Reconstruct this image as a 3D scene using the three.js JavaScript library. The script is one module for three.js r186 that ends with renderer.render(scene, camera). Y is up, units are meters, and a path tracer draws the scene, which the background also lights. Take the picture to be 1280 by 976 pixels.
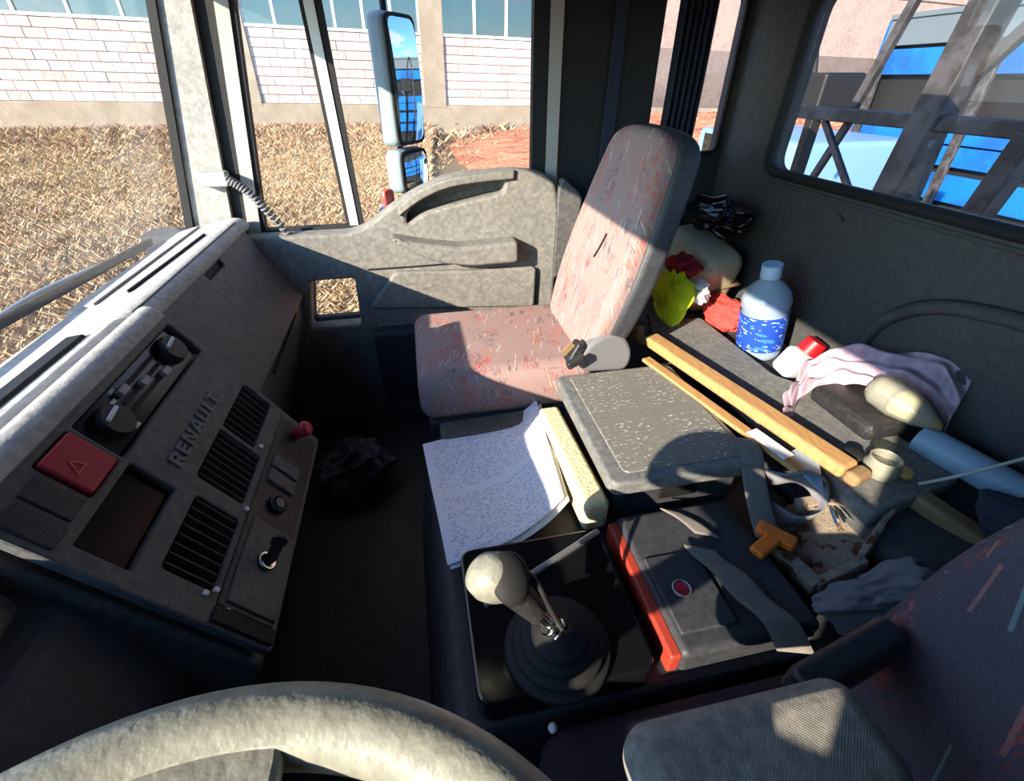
import * as THREE from 'three';
import { Sky } from 'three/addons/objects/Sky.js';
import { RoundedBoxGeometry } from 'three/addons/geometries/RoundedBoxGeometry.js';
import { mergeGeometries, mergeVertices, toCreasedNormals } from 'three/addons/utils/BufferGeometryUtils.js';
import { TextGeometry } from 'three/addons/geometries/TextGeometry.js';
import { FontLoader } from 'three/addons/loaders/FontLoader.js';

/* ---------- camera, sky, sun, exposure ---------- */
// axes: x towards the rear of the truck, y up from the cab floor, z towards the driver's door
const scene = new THREE.Scene();
const camera = new THREE.PerspectiveCamera(81.14, 1280 / 976, 0.02, 400);
camera.position.set(0, 1.3, 0);
camera.rotation.set(THREE.MathUtils.degToRad(-34.4), THREE.MathUtils.degToRad(-11.5), 0, 'YXZ');
scene.add(camera);
const renderer = new THREE.WebGLRenderer({ antialias: true });
renderer.toneMapping = THREE.LinearToneMapping;
renderer.toneMappingExposure = 0.92;
renderer.shadowMap.enabled = true;
const SUN = new THREE.Vector3(-2, 1, 1.5).normalize();
const sky = new Sky();
sky.scale.setScalar(5000);
sky.name = 'sky';
Object.assign(sky.material.uniforms.turbidity, { value: 2.2 });
sky.material.uniforms.rayleigh.value = 1.4;
sky.material.uniforms.mieCoefficient.value = 0.004;
sky.material.uniforms.mieDirectionalG.value = 0.75;
sky.material.uniforms.sunPosition.value.copy(SUN);
scene.add(sky);
const pmrem = new THREE.PMREMGenerator(renderer);
scene.environment = pmrem.fromScene(scene).texture;
const sun = new THREE.DirectionalLight(0xffefd8, 15);
sun.name = 'sun';
sun.position.copy(SUN).multiplyScalar(30);
sun.castShadow = true;
sun.shadow.mapSize.set(4096, 4096);
Object.assign(sun.shadow.camera, { left: -6, right: 6, top: 6, bottom: -6, near: 1, far: 60 });
sun.shadow.bias = -0.0005;
scene.add(sun, sun.target);

/* ---------- helpers ---------- */
function rng(seed) { let a = seed >>> 0; return () => { a = (a + 0x6d2b79f5) | 0; let t = Math.imul(a ^ (a >>> 15), 1 | a); t = (t + Math.imul(t ^ (t >>> 7), 61 | t)) ^ t; return ((t ^ (t >>> 14)) >>> 0) / 4294967296; }; }
const used = {};
function numbered(name) { const n = (used[name] = (used[name] ?? -1) + 1); return n ? `${name}_${String(n).padStart(3, '0')}` : name; }
const V = (x, y, z) => new THREE.Vector3(x, y, z);
// periodic value noise
function makeNoise(period, seed) {
  const r = rng(seed), g = new Float32Array(period * period);
  for (let i = 0; i < g.length; i++) g[i] = r();
  return (x, y) => {
    const xi = Math.floor(x), yi = Math.floor(y); let fx = x - xi, fy = y - yi;
    fx = fx * fx * (3 - 2 * fx); fy = fy * fy * (3 - 2 * fy);
    const m = (k) => ((k % period) + period) % period, a = m(xi), b = m(xi + 1), c = m(yi) * period, d = m(yi + 1) * period;
    return (g[c + a] * (1 - fx) + g[c + b] * fx) * (1 - fy) + (g[d + a] * (1 - fx) + g[d + b] * fx) * fy;
  };
}
const N8 = [4, 8, 16, 32, 64, 128, 256].map((p, i) => makeNoise(p, 77 + i));
function fbm(u, v, from, to) { let s = 0, w = 0, a = 1; for (let i = from; i <= to; i++) { const p = 4 << i; s += a * N8[i](u * p, v * p); w += a; a *= 0.62; } return s / w; }
function tex(size, fn, repeat = 1, srgb = true) {
  const d = new Uint8Array(size * size * 4);
  for (let y = 0; y < size; y++) for (let x = 0; x < size; x++) {
    const c = fn(x / size, y / size), k = (y * size + x) * 4;
    d[k] = Math.max(0, Math.min(255, c[0] * 255)); d[k + 1] = Math.max(0, Math.min(255, c[1] * 255)); d[k + 2] = Math.max(0, Math.min(255, c[2] * 255)); d[k + 3] = 255;
  }
  const t = new THREE.DataTexture(d, size, size);
  t.wrapS = t.wrapT = THREE.RepeatWrapping; t.magFilter = THREE.LinearFilter; t.minFilter = THREE.LinearMipmapLinearFilter; t.generateMipmaps = true;
  t.repeat.set(repeat, repeat); if (srgb) t.colorSpace = THREE.SRGBColorSpace; t.needsUpdate = true;
  return t;
}
function canvasTex(w, h, draw) {
  const c = document.createElement('canvas'); c.width = w; c.height = h; const g = c.getContext('2d'); draw(g, w, h);
  const t = new THREE.CanvasTexture(c); t.colorSpace = THREE.SRGBColorSpace; t.wrapS = t.wrapT = THREE.RepeatWrapping; t.needsUpdate = true; return t;
}
const mix = (a, b, k) => a.map((v, i) => v + (b[i] - v) * k);
const sm = (a, b, x) => { const t = Math.max(0, Math.min(1, (x - a) / (b - a))); return t * t * (3 - 2 * t); };
// uv in metres from the dominant direction of each face
function metreUV(geo) {
  const g = geo.index ? geo.toNonIndexed() : geo; if (!g.attributes.normal) g.computeVertexNormals();
  const p = g.attributes.position, uv = new Float32Array(p.count * 2), a = V(), b = V(), c = V(), n = V();
  for (let i = 0; i < p.count; i += 3) {
    a.fromBufferAttribute(p, i); b.fromBufferAttribute(p, i + 1); c.fromBufferAttribute(p, i + 2);
    n.copy(b).sub(a).cross(c.clone().sub(a)); const ax = Math.abs(n.x), ay = Math.abs(n.y), az = Math.abs(n.z);
    [a, b, c].forEach((q, k) => { const [s, t] = ay >= ax && ay >= az ? [q.x, q.z] : ax >= az ? [q.z, q.y] : [q.x, q.y]; uv[(i + k) * 2] = s; uv[(i + k) * 2 + 1] = t; });
  }
  g.setAttribute('uv', new THREE.BufferAttribute(uv, 2)); return g;
}
function smooth(geo, ang = 0.6) { const g = geo.clone(); g.deleteAttribute('uv'); g.deleteAttribute('normal'); return toCreasedNormals(mergeVertices(g, 1e-4), ang); }
const join = (list) => mergeGeometries(list.map((g) => { let q = g.index ? g.toNonIndexed() : g.clone(); for (const k of Object.keys(q.attributes)) if (!['position', 'normal', 'uv'].includes(k)) q.deleteAttribute(k); if (!q.attributes.uv) q = metreUV(q); if (!q.attributes.normal) q.computeVertexNormals(); q.morphAttributes = {}; return q; }));
const box = (x0, x1, y0, y1, z0, z1, r = 0.004, seg = 2) => { const w = x1 - x0, h = y1 - y0, d = z1 - z0; const g = r > 0 ? new RoundedBoxGeometry(w, h, d, seg, Math.min(r, w / 2.02, h / 2.02, d / 2.02)) : new THREE.BoxGeometry(w, h, d); return g.translate((x0 + x1) / 2, (y0 + y1) / 2, (z0 + z1) / 2); };
const rbox = (w, h, d, r = 0.004, seg = 2) => (r > 0 ? new RoundedBoxGeometry(w, h, d, seg, r) : new THREE.BoxGeometry(w, h, d));
function shapeOf(pts, holes = []) {
  const s = new THREE.Shape(pts.map(([x, y]) => new THREE.Vector2(x, y)));
  for (const h of holes) s.holes.push(new THREE.Path(h.map(([x, y]) => new THREE.Vector2(x, y))));
  return s;
}
const rect = (x0, x1, y0, y1) => [[x0, y0], [x1, y0], [x1, y1], [x0, y1]];
function ext(pts, depth, bevel = 0, holes = [], seg = 2) {
  return new THREE.ExtrudeGeometry(shapeOf(pts, holes), { depth: depth - 2 * bevel, bevelEnabled: bevel > 0, bevelThickness: bevel, bevelSize: bevel, bevelOffset: -bevel, bevelSegments: seg, curveSegments: 8 }).translate(0, 0, bevel);
}
// outline in x,y pushed along z from z0 to z1
const profZ = (pts, z0, z1, bevel = 0.006, holes = []) => ext(pts, z1 - z0, bevel, holes).translate(0, 0, z0);
function roundPoly(pts, r, n = 5) {
  const out = [], m = pts.length;
  for (let i = 0; i < m; i++) {
    const p = new THREE.Vector2(...pts[i]), a = new THREE.Vector2(...pts[(i + m - 1) % m]), b = new THREE.Vector2(...pts[(i + 1) % m]);
    const rr = Array.isArray(r) ? r[i] : r, k = Math.min(rr, p.distanceTo(a) * 0.49, p.distanceTo(b) * 0.49);
    const s = p.clone().lerp(a, k / p.distanceTo(a)), e = p.clone().lerp(b, k / p.distanceTo(b));
    for (let j = 0; j <= n; j++) { const t = j / n; out.push([(1 - t) ** 2 * s.x + 2 * t * (1 - t) * p.x + t * t * e.x, (1 - t) ** 2 * s.y + 2 * t * (1 - t) * p.y + t * t * e.y]); }
  }
  return out;
}
const tube = (pts, r, seg = 40, rad = 8, closed = false) => new THREE.TubeGeometry(new THREE.CatmullRomCurve3(pts.map((p) => V(...p)), closed), seg, r, rad, closed);
function rod(a, b, r, r2 = r, n = 12) { const A = V(...a), B = V(...b), d = B.clone().sub(A); return new THREE.CylinderGeometry(r2, r, d.length(), n).applyQuaternion(new THREE.Quaternion().setFromUnitVectors(V(0, 1, 0), d.clone().normalize())).translate(...A.add(B).multiplyScalar(0.5).toArray()); }
// a straight bar of rectangular section from a to b
function bar(a, b, w, h, up = [0, 1, 0], r = 0.003) {
  const A = V(...a), B = V(...b), z = B.clone().sub(A), len = z.length(); z.normalize();
  const x = V(...up).cross(z).normalize(), y = z.clone().cross(x);
  return rbox(w, h, len, Math.min(r, w / 2.1, h / 2.1)).applyMatrix4(new THREE.Matrix4().makeBasis(x, y, z).setPosition(A.add(B).multiplyScalar(0.5)));
}
// a strip (belt, cloth, strap): centre line, across vectors, thickness
function strip(pts, across, width, thick, nu = 40, nv = 6, wob = () => 0) {
  const c = new THREE.CatmullRomCurve3(pts.map((p) => V(...p))), ca = new THREE.CatmullRomCurve3(across.map((p) => V(...p)));
  const top = [], bot = [], uv = [];
  for (let i = 0; i <= nu; i++) {
    const t = i / nu, p = c.getPoint(t), a = ca.getPoint(t).normalize(), tg = c.getTangent(t), n = a.clone().cross(tg).normalize();
    for (let j = 0; j <= nv; j++) {
      const s = j / nv - 0.5, w = typeof width === 'function' ? width(t) : width, q = p.clone().addScaledVector(a, s * w).addScaledVector(n, wob(t, s));
      top.push(q.clone().addScaledVector(n, thick / 2)); bot.push(q.clone().addScaledVector(n, -thick / 2)); uv.push([t * c.getLength(), s * w]);
    }
  }
  const pos = [], uvs = [], idx = [], W = nv + 1, M = top.length;
  for (const q of [...top, ...bot]) pos.push(q.x, q.y, q.z);
  for (const q of [...uv, ...uv]) uvs.push(...q);
  const quad = (a, b, d, e) => idx.push(a, b, d, b, e, d);
  for (let i = 0; i < nu; i++) for (let j = 0; j < nv; j++) { const a = i * W + j; quad(a, a + 1, a + W, a + W + 1); quad(M + a, M + a + W, M + a + 1, M + a + W + 1); }
  for (let i = 0; i < nu; i++) { const a = i * W, b = a + nv; quad(a, a + W, M + a, M + a + W); quad(b, M + b, b + W, M + b + W); }
  for (let j = 0; j < nv; j++) { const b = nu * W + j; quad(j, M + j, j + 1, M + j + 1); quad(b, b + 1, M + b, M + b + 1); }
  const g = new THREE.BufferGeometry(); g.setAttribute('position', new THREE.Float32BufferAttribute(pos, 3)); g.setAttribute('uv', new THREE.Float32BufferAttribute(uvs, 2)); g.setIndex(idx); g.computeVertexNormals(); return g;
}
// crumpled soft lump
function crumple(c, size, seed, amp = 0.28, detail = 32) {
  const g = mergeVertices(new THREE.IcosahedronGeometry(1, detail)), p = g.attributes.position, q = V(), r = rng(seed);
  const f = Array.from({ length: 12 }, (_, i) => { const h = 1.3 + i * 0.36; return [(r() * 2 - 1) * h, (r() * 2 - 1) * h, (r() * 2 - 1) * h, r() * 6]; });
  for (let i = 0; i < p.count; i++) {
    q.fromBufferAttribute(p, i); let k = 0;
    f.forEach(([a, b, d, e], n) => { k += (1 - 2 * Math.abs(Math.sin(q.x * a * 1.6 + q.y * b * 1.6 + q.z * d * 1.6 + e))) / (1.6 + n * 0.55); });
    q.multiplyScalar(1 + amp * k * 0.5); q.y = Math.max(q.y, -0.75);
    p.setXYZ(i, c[0] + q.x * size[0], c[1] + q.y * size[1], c[2] + q.z * size[2]);
  }
  const h = g.toNonIndexed(); h.deleteAttribute('normal'); const s = mergeVertices((h.deleteAttribute('uv'), h)); s.computeVertexNormals(); return metreUV(s);
}
// shallow dome over a rounded rectangle
function convex(w, h, R) {
  const g = new THREE.PlaneGeometry(w, h, 16, 32), p = g.attributes.position, nr = [];
  for (let i = 0; i < p.count; i++) { let x = p.getX(i), y = p.getY(i); const c = 0.03, ax = Math.max(0, Math.abs(x) - (w / 2 - c)), ay = Math.max(0, Math.abs(y) - (h / 2 - c)), d = Math.hypot(ax, ay); if (d > c) { x -= Math.sign(x) * ax * (1 - c / d); y -= Math.sign(y) * ay * (1 - c / d); } p.setXYZ(i, x, y, -(x * x + y * y) / (2 * R)); }
  g.computeVertexNormals(); return g;
}
const lathe = (pts, seg = 32) => new THREE.LatheGeometry(pts.map(([r, y]) => new THREE.Vector2(r, y)), seg);
function mesh(name, geo, m, uvm = true) { const o = new THREE.Mesh(uvm ? metreUV(geo) : geo, m); o.name = name; o.castShadow = o.receiveShadow = true; return o; }
function tag(o, label, category, group, kind) { Object.assign(o.userData, { label, category }); if (group) o.userData.group = group; if (kind) o.userData.kind = kind; return o; }
function thing(name, label, category, p = [0, 0, 0], group) { const o = new THREE.Group(); o.name = numbered(name); o.position.set(...p); scene.add(o); return tag(o, label, category, group); }
// geometry given in world metres, kept relative to the thing's base
function part(root, name, geo, m, label, uvm = true) {
  let b = V(); for (let q = root; q && q !== scene; q = q.parent) b.add(q.position);
  const o = mesh(name, geo.translate(-b.x, -b.y, -b.z), m, uvm); if (label) o.userData.label = label; root.add(o); return o;
}
function single(name, label, category, p, geo, m, group, uvm = true) { const o = mesh(numbered(name), geo.translate(-p[0], -p[1], -p[2]), m, uvm); o.position.set(...p); scene.add(o); return tag(o, label, category, group); }
function struct(name, geo, m) { const o = mesh(name, geo, m); o.userData.kind = 'structure'; scene.add(o); return o; }
function structGroup(name, p = [0, 0, 0]) { const o = new THREE.Group(); o.name = name; o.position.set(...p); o.userData.kind = 'structure'; scene.add(o); return o; }

/* ---------- materials ---------- */
const T = {};
T.grain = tex(256, (u, v) => { const k = fbm(u, v, 3, 6); return [k, k, k]; }, 6, false);
T.weave = tex(256, (u, v) => { const k = 0.5 + 0.25 * Math.sin(u * 6.2832 * 40) * Math.sin(v * 6.2832 * 40) + 0.3 * (fbm(u, v, 4, 6) - 0.5); return [k, k, k]; }, 6, false);
// grey plastic with grainy settled dust and pale specks
function dusty(base, dust, amount, seed) {
  const r = rng(seed), o = r();
  return tex(512, (u, v) => {
    const k = fbm(u + o, v, 0, 4), f = fbm(u, v + o, 4, 6), s = fbm(u + 0.3, v + o, 5, 6);
    let c = mix(base, dust, amount * 0.7 * sm(0.25, 0.8, k * 0.45 + f * 0.55)); c = c.map((x) => x * (0.9 + 0.2 * f));
    if (s > 0.77) c = mix(c, dust, 0.55); return c;
  }, 1.3);
}
T.dash = dusty([0.30, 0.30, 0.30], [0.42, 0.41, 0.39], 0.8, 3);
T.pad = dusty([0.67, 0.665, 0.645], [0.76, 0.745, 0.71], 1, 4);
T.pillar = dusty([0.55, 0.545, 0.53], [0.64, 0.63, 0.60], 1, 14);
T.door = dusty([0.44, 0.435, 0.415], [0.55, 0.535, 0.50], 1, 5);
T.wall = dusty([0.25, 0.255, 0.26], [0.30, 0.30, 0.295], 0.7, 6);
T.navy = dusty([0.19, 0.20, 0.225], [0.27, 0.27, 0.28], 0.7, 7);
T.black = dusty([0.13, 0.13, 0.14], [0.27, 0.27, 0.265], 0.5, 8);
T.mat = dusty([0.40, 0.41, 0.41], [0.52, 0.52, 0.50], 0.9, 9);
T.arm = dusty([0.50, 0.49, 0.465], [0.60, 0.585, 0.55], 0.9, 15);
T.rim = dusty([0.52, 0.52, 0.47], [0.60, 0.60, 0.54], 0.7, 10);
// seat cloth: mauve grey with slanting pale dashes and red blotches
function seatCloth(seed, base, count, size, teal) {
  const r = rng(seed), strokes = Array.from({ length: count }, () => ({ x: r(), y: r(), l: (0.03 + r() * 0.07) * size, w: (0.0022 + r() * 0.0035) * size, a: 1.25 + (r() - 0.5) * 0.35, k: r() }));
  return canvasTex(1024, 1024, (g, w) => {
    g.fillStyle = base; g.fillRect(0, 0, w, w);
    for (let i = 0; i < 60; i++) {
      const x = r() * w, y = r() * w, a = 20 + r() * 55, red = ['rgba(190,72,62,0.34)', 'rgba(200,96,78,0.34)', 'rgba(92,80,90,0.35)'][i % 3];
      g.fillStyle = red;
      for (let k = 0; k < 26; k++) { const px = x + (r() - 0.5) * a * 1.4, py = y + (r() - 0.5) * a * 2.2; for (const [ox, oy] of [[0, 0], [w, 0], [-w, 0], [0, w], [0, -w]]) g.fillRect(px + ox, py + oy, 4 + r() * 9, 8 + r() * 22); }
    }
    for (const s of strokes) {
      g.strokeStyle = s.k < 0.35 * (1 - teal) ? 'rgba(206,200,190,0.75)' : s.k < 0.6 ? 'rgba(125,150,150,0.7)' : s.k < 0.8 ? 'rgba(196,120,106,0.6)' : 'rgba(70,58,66,0.6)'; g.lineWidth = s.w * w;
      for (const [ox, oy] of [[0, 0], [1, 0], [-1, 0], [0, 1], [0, -1]]) { g.beginPath(); g.moveTo((s.x + ox) * w, (s.y + oy) * w); g.lineTo((s.x + ox + Math.cos(s.a) * s.l) * w, (s.y + oy + Math.sin(s.a) * s.l) * w); g.stroke(); }
    }
    for (let i = 0; i < 26000; i++) { g.fillStyle = i % 2 ? 'rgba(40,32,36,0.20)' : 'rgba(230,215,205,0.13)'; g.fillRect(r() * w, r() * w, 2, 2); }
  });
}
T.seat = seatCloth(21, 'rgb(152,126,121)', 260, 1, 0);
T.seat.repeat.set(1.9, 1.9);
// driver's cloth, shade painted in: darker violet with sparse broad teal and red strokes
T.shadedDriverSeat = seatCloth(22, 'rgb(84,72,82)', 46, 2.2, 0.8);
T.shadedDriverSeat.repeat.set(1.6, 1.6);

T.wood = tex(512, (u, v) => { const k = fbm(u * 1, v * 0.12, 3, 6), g = 0.5 + 0.5 * Math.sin((u * 14 + fbm(u, v, 0, 2) * 3) * 6.2832); return mix([0.78, 0.62, 0.41], [0.64, 0.46, 0.27], 0.55 * k + 0.3 * g); }, 3);
// lid: grey rubber with rows of short pale worn dashes
T.lid = (() => { const r = rng(31); return canvasTex(1024, 1024, (g, w) => {
  g.fillStyle = 'rgb(122,119,112)'; g.fillRect(0, 0, w, w);
  for (let i = 0; i < 30000; i++) { const k = 80 + r() * 60; g.fillStyle = `rgba(${k},${k},${k * 0.95},0.35)`; g.fillRect(r() * w, r() * w, 3, 3); }
  g.lineCap = 'round';
  for (let row = 0; row < 26; row++) for (let i = 0; i < 30; i++) {
    if (r() < 0.35) continue; const x = 60 + (i + r() * 0.8) * 31, y = 60 + (row + r() * 0.7) * 35, k = 165 + r() * 60;
    g.strokeStyle = `rgba(${k},${k},${k - 12},${0.45 + r() * 0.5})`; g.lineWidth = 4 + r() * 5; g.beginPath(); g.moveTo(x, y); g.lineTo(x + 6 + r() * 18, y + (r() - 0.5) * 14); g.stroke();
  }
}); })();
T.paper = (() => { const r = rng(41); return canvasTex(1024, 1024, (g, w) => {
  g.fillStyle = 'rgb(236,236,244)'; g.fillRect(0, 0, w, w);
  g.strokeStyle = 'rgba(70,80,170,0.55)';
  for (let y = 60; y < 990; y += 21) { let x = 40 + r() * 30; while (x < 975) { const l = 8 + r() * 34; if (r() > 0.18) { g.lineWidth = 3 + r() * 3; g.beginPath(); g.moveTo(x, y); for (let k = 0; k < l; k += 5) g.lineTo(x + k, y + (r() - 0.5) * 11); g.stroke(); } x += l + 8 + r() * 12; } }
}); })();
T.label = (() => { const r = rng(51); return canvasTex(512, 256, (g, w, h) => {
  g.fillStyle = 'rgb(34,72,178)'; g.fillRect(0, 0, w, h);
  g.fillStyle = 'rgb(60,120,215)'; for (let i = 0; i < 60; i++) { g.beginPath(); g.ellipse(r() * w, r() * h, 8 + r() * 26, 4 + r() * 9, r(), 0, 7); g.fill(); }
  g.fillStyle = 'rgba(225,236,250,0.85)'; for (let i = 0; i < 150; i++) g.fillRect(r() * w, r() * h, 3 + r() * 13, 3 + r() * 5);
  g.fillStyle = 'rgb(90,190,150)'; for (let i = 0; i < 14; i++) g.fillRect(r() * w, r() * 70, 6 + r() * 10, 5);
}); })();
T.rag = tex(512, (u, v) => { const k = fbm(u, v, 1, 5), s = 0.5 + 0.5 * Math.sin(u * 6.2832 * 12); return mix([0.76, 0.67, 0.72], [0.56, 0.46, 0.55], 0.45 * k + 0.25 * s); }, 3);
T.lilac = tex(512, (u, v) => mix([0.42, 0.37, 0.46], [0.25, 0.21, 0.30], sm(0.35, 0.65, fbm(u, v, 2, 5))), 4);
T.web = tex(256, (u, v) => { const k = 0.5 + 0.5 * Math.sin((u * 90 + Math.abs(((v * 20) % 1) - 0.5) * 3) * 6.2832); return mix([0.40, 0.385, 0.37], [0.52, 0.50, 0.47], 0.6 * k + 0.4 * fbm(u, v, 3, 6)); }, 2);
T.rust = tex(512, (u, v) => { const k = fbm(u, v, 1, 5), f = fbm(u + 0.4, v, 3, 6); return mix(mix([0.46, 0.42, 0.37], [0.62, 0.57, 0.50], f), [0.33, 0.20, 0.13], sm(0.54, 0.64, k)); }, 4);
T.ground = tex(1024, (u, v) => { const k = fbm(u, v, 0, 3), f = fbm(u, v, 4, 6); let c = mix([0.40, 0.33, 0.24], [0.50, 0.43, 0.31], f); c = mix(c, [0.34, 0.27, 0.21], sm(0.5, 0.66, k) * 0.7); return c; }, 0.09);
T.soil = tex(512, (u, v) => { const f = fbm(u, v, 3, 6); return mix(mix([0.70, 0.45, 0.32], [0.58, 0.31, 0.22], sm(0.35, 0.65, fbm(u, v, 0, 3))), [0.78, 0.58, 0.44], sm(0.5, 0.7, f)); }, 0.3);
T.block = tex(512, (u, v) => { const k = fbm(u, v, 0, 4), f = fbm(u, v, 3, 6); return mix([0.88, 0.83, 0.81], [0.78, 0.71, 0.685], sm(0.42, 0.75, k * 0.5 + f * 0.5)); }, 0.35);
T.concrete = tex(512, (u, v) => mix([0.70, 0.64, 0.56], [0.53, 0.47, 0.40], fbm(u, v, 0, 6)), 0.4);
T.steel = tex(512, (u, v) => mix([0.30, 0.29, 0.30], [0.20, 0.185, 0.18], sm(0.4, 0.65, fbm(u, v, 1, 6))), 1.2);
T.blue = tex(512, (u, v) => mix([0.03, 0.38, 0.66], [0.05, 0.29, 0.54], sm(0.45, 0.7, fbm(u, v, 0, 5))), 0.5);

const std = (o) => new THREE.MeshStandardMaterial(o);
const plastic = (map, rough = 0.62, extra = {}) => std({ map, roughness: rough, bumpMap: T.grain, bumpScale: 0.0006, ...extra });
const M = {
  dash: plastic(T.dash, 0.55), pad: plastic(T.pad, 0.75), door: plastic(T.door, 0.7), pillar: plastic(T.pillar, 0.65), wall: plastic(T.wall, 0.75), navy: plastic(T.navy, 0.6), black: plastic(T.black, 0.5),
  mat: plastic(T.mat, 0.85), rim: plastic(T.rim, 0.42), gloss: std({ color: 0x121316, roughness: 0.18 }), deep: std({ color: 0x08080a, roughness: 0.7 }), rubber: std({ color: 0x17181a, roughness: 0.75 }),
  seat: std({ map: T.seat, roughness: 0.95, bumpMap: T.weave, bumpScale: 0.0012 }), shadedDriverSeat: std({ map: T.shadedDriverSeat, roughness: 0.95, bumpMap: T.weave, bumpScale: 0.0012 }), purple: std({ color: 0x211a26, roughness: 0.95, bumpMap: T.weave, bumpScale: 0.0012 }),
  armrest: std({ map: T.arm, roughness: 0.92, bumpMap: T.weave, bumpScale: 0.001 }),
  wood: std({ map: T.wood, roughness: 0.7 }), lid: std({ map: T.lid, roughness: 0.6, bumpMap: T.grain, bumpScale: 0.001 }), paper: std({ map: T.paper, roughness: 0.8 }), white: std({ color: 0xe9e8e6, roughness: 0.6 }),
  foam: std({ color: 0xe6d6a6, roughness: 0.95, bumpMap: T.grain, bumpScale: 0.003 }), red: std({ color: 0xb02234, roughness: 0.4 }), bright: std({ color: 0xd8141c, roughness: 0.4 }), orange: std({ color: 0xf07a1c, roughness: 0.45 }),
  rag: std({ map: T.rag, roughness: 0.95 }), lilac: std({ map: T.lilac, roughness: 0.95 }), web: std({ map: T.web, roughness: 0.8 }), rust: std({ map: T.rust, roughness: 0.85, bumpMap: T.grain, bumpScale: 0.002 }),
  chrome: std({ color: 0xd0d0d0, roughness: 0.18, metalness: 1 }), grey: std({ color: 0x6d6e70, roughness: 0.6 }), lightgrey: std({ color: 0xa4a39d, roughness: 0.6 }), alu: std({ color: 0xbfc0c0, roughness: 0.35, metalness: 0.8 }),
  yellow: std({ color: 0xe4ee20, roughness: 0.8 }), redcloth: std({ color: 0xc8423c, roughness: 0.9 }), darkred: std({ color: 0x9c1420, roughness: 0.85 }), bag: std({ color: 0x0b0d16, roughness: 0.12 }), beige: std({ color: 0xb9b096, roughness: 0.55 }),
  bluegrey: std({ color: 0x8ba4b8, roughness: 0.5 }), curtain: std({ color: 0x20293a, roughness: 0.9 }), soil: std({ map: T.soil, roughness: 1 }), ground: std({ map: T.ground, roughness: 1 }), concrete: std({ map: T.concrete, roughness: 0.95, bumpMap: T.grain, bumpScale: 0.01 }),
  steel: std({ map: T.steel, roughness: 0.6, metalness: 0.2 }), blue: std({ map: T.blue, roughness: 0.5 }), frameWhite: std({ color: 0xe6e6e6, roughness: 0.6 }), tan: std({ color: 0x8d7350, roughness: 0.7 }), iron: std({ color: 0x2e2c2c, roughness: 0.5, metalness: 0.5 }),
  mirrorHouse: std({ color: 0x8fa3ac, roughness: 0.55 }), mirror: std({ color: 0xe8edf0, roughness: 0.02, metalness: 1 }), lamp: std({ color: 0xd8514c, roughness: 0.3 }), greyCloth: std({ color: 0x77767a, roughness: 0.95, bumpMap: T.weave, bumpScale: 0.001 }),
  glass: new THREE.MeshPhysicalMaterial({ color: 0xffffff, roughness: 0.0, transmission: 1, thickness: 0, ior: 1.45, specularIntensity: 0.5 }),
  bottle: new THREE.MeshPhysicalMaterial({ color: 0xc6daee, roughness: 0.15, transmission: 0.55, thickness: 0, ior: 1.4 }),
  milky: new THREE.MeshPhysicalMaterial({ color: 0xeaf2f4, roughness: 0.4, transmission: 0.3, thickness: 0 }), jar: new THREE.MeshPhysicalMaterial({ color: 0xd8d8c8, roughness: 0.15, transmission: 0.7, thickness: 0, ior: 1.5 }),
  pane: new THREE.MeshPhysicalMaterial({ color: 0x15181b, roughness: 0.03, ior: 2.3 }), blueTag: std({ color: 0x4a7fb4, roughness: 0.4 }),
};
M.blocks = [0xe2dedc, 0xdcd3d0, 0xd4cac6, 0xe4dcd8].map((c) => std({ map: T.block, color: c, roughness: 0.95 }));
T.lid.repeat.set(2.4, 2.4);
M.label = std({ map: T.label, roughness: 0.4 });
//@@STRUCTURE
/* ---------- the cab shell ---------- */
function hex(bot, top) { // two quads [x,y,z] in the same order
  const g = new THREE.BufferGeometry(), P = [...bot, ...top];
  g.setAttribute('position', new THREE.Float32BufferAttribute(P.flat(), 3));
  g.setIndex([0, 1, 2, 0, 2, 3, 4, 6, 5, 4, 7, 6, 0, 4, 5, 0, 5, 1, 1, 5, 6, 1, 6, 2, 2, 6, 7, 2, 7, 3, 3, 7, 4, 3, 4, 0]);
  const n = g.toNonIndexed(); n.computeVertexNormals(); return n;
}
// upright post leaning along x: x ranges at its foot and head
const post = (y0, a0, a1, y1, b0, b1, z0, z1) => hex([[a0, y0, z0], [a0, y0, z1], [a1, y0, z1], [a1, y0, z0]], [[b0, y1, z0], [b0, y1, z1], [b1, y1, z1], [b1, y1, z0]]);
struct('floor', box(-0.95, 1.34, -0.08, 0, -1.97, 0.86, 0), M.navy);
struct('ceiling', box(-0.66, 1.34, 1.66, 1.74, -1.97, 0.86, 0), M.wall);
struct('trim_1', box(-0.665, -0.585, 1.56, 1.67, -1.97, 0.86, 0.015), M.wall);
struct('wall_front', box(-0.90, -0.83, -0.08, 0.80, -1.97, 0.86, 0.01), M.navy);
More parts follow.
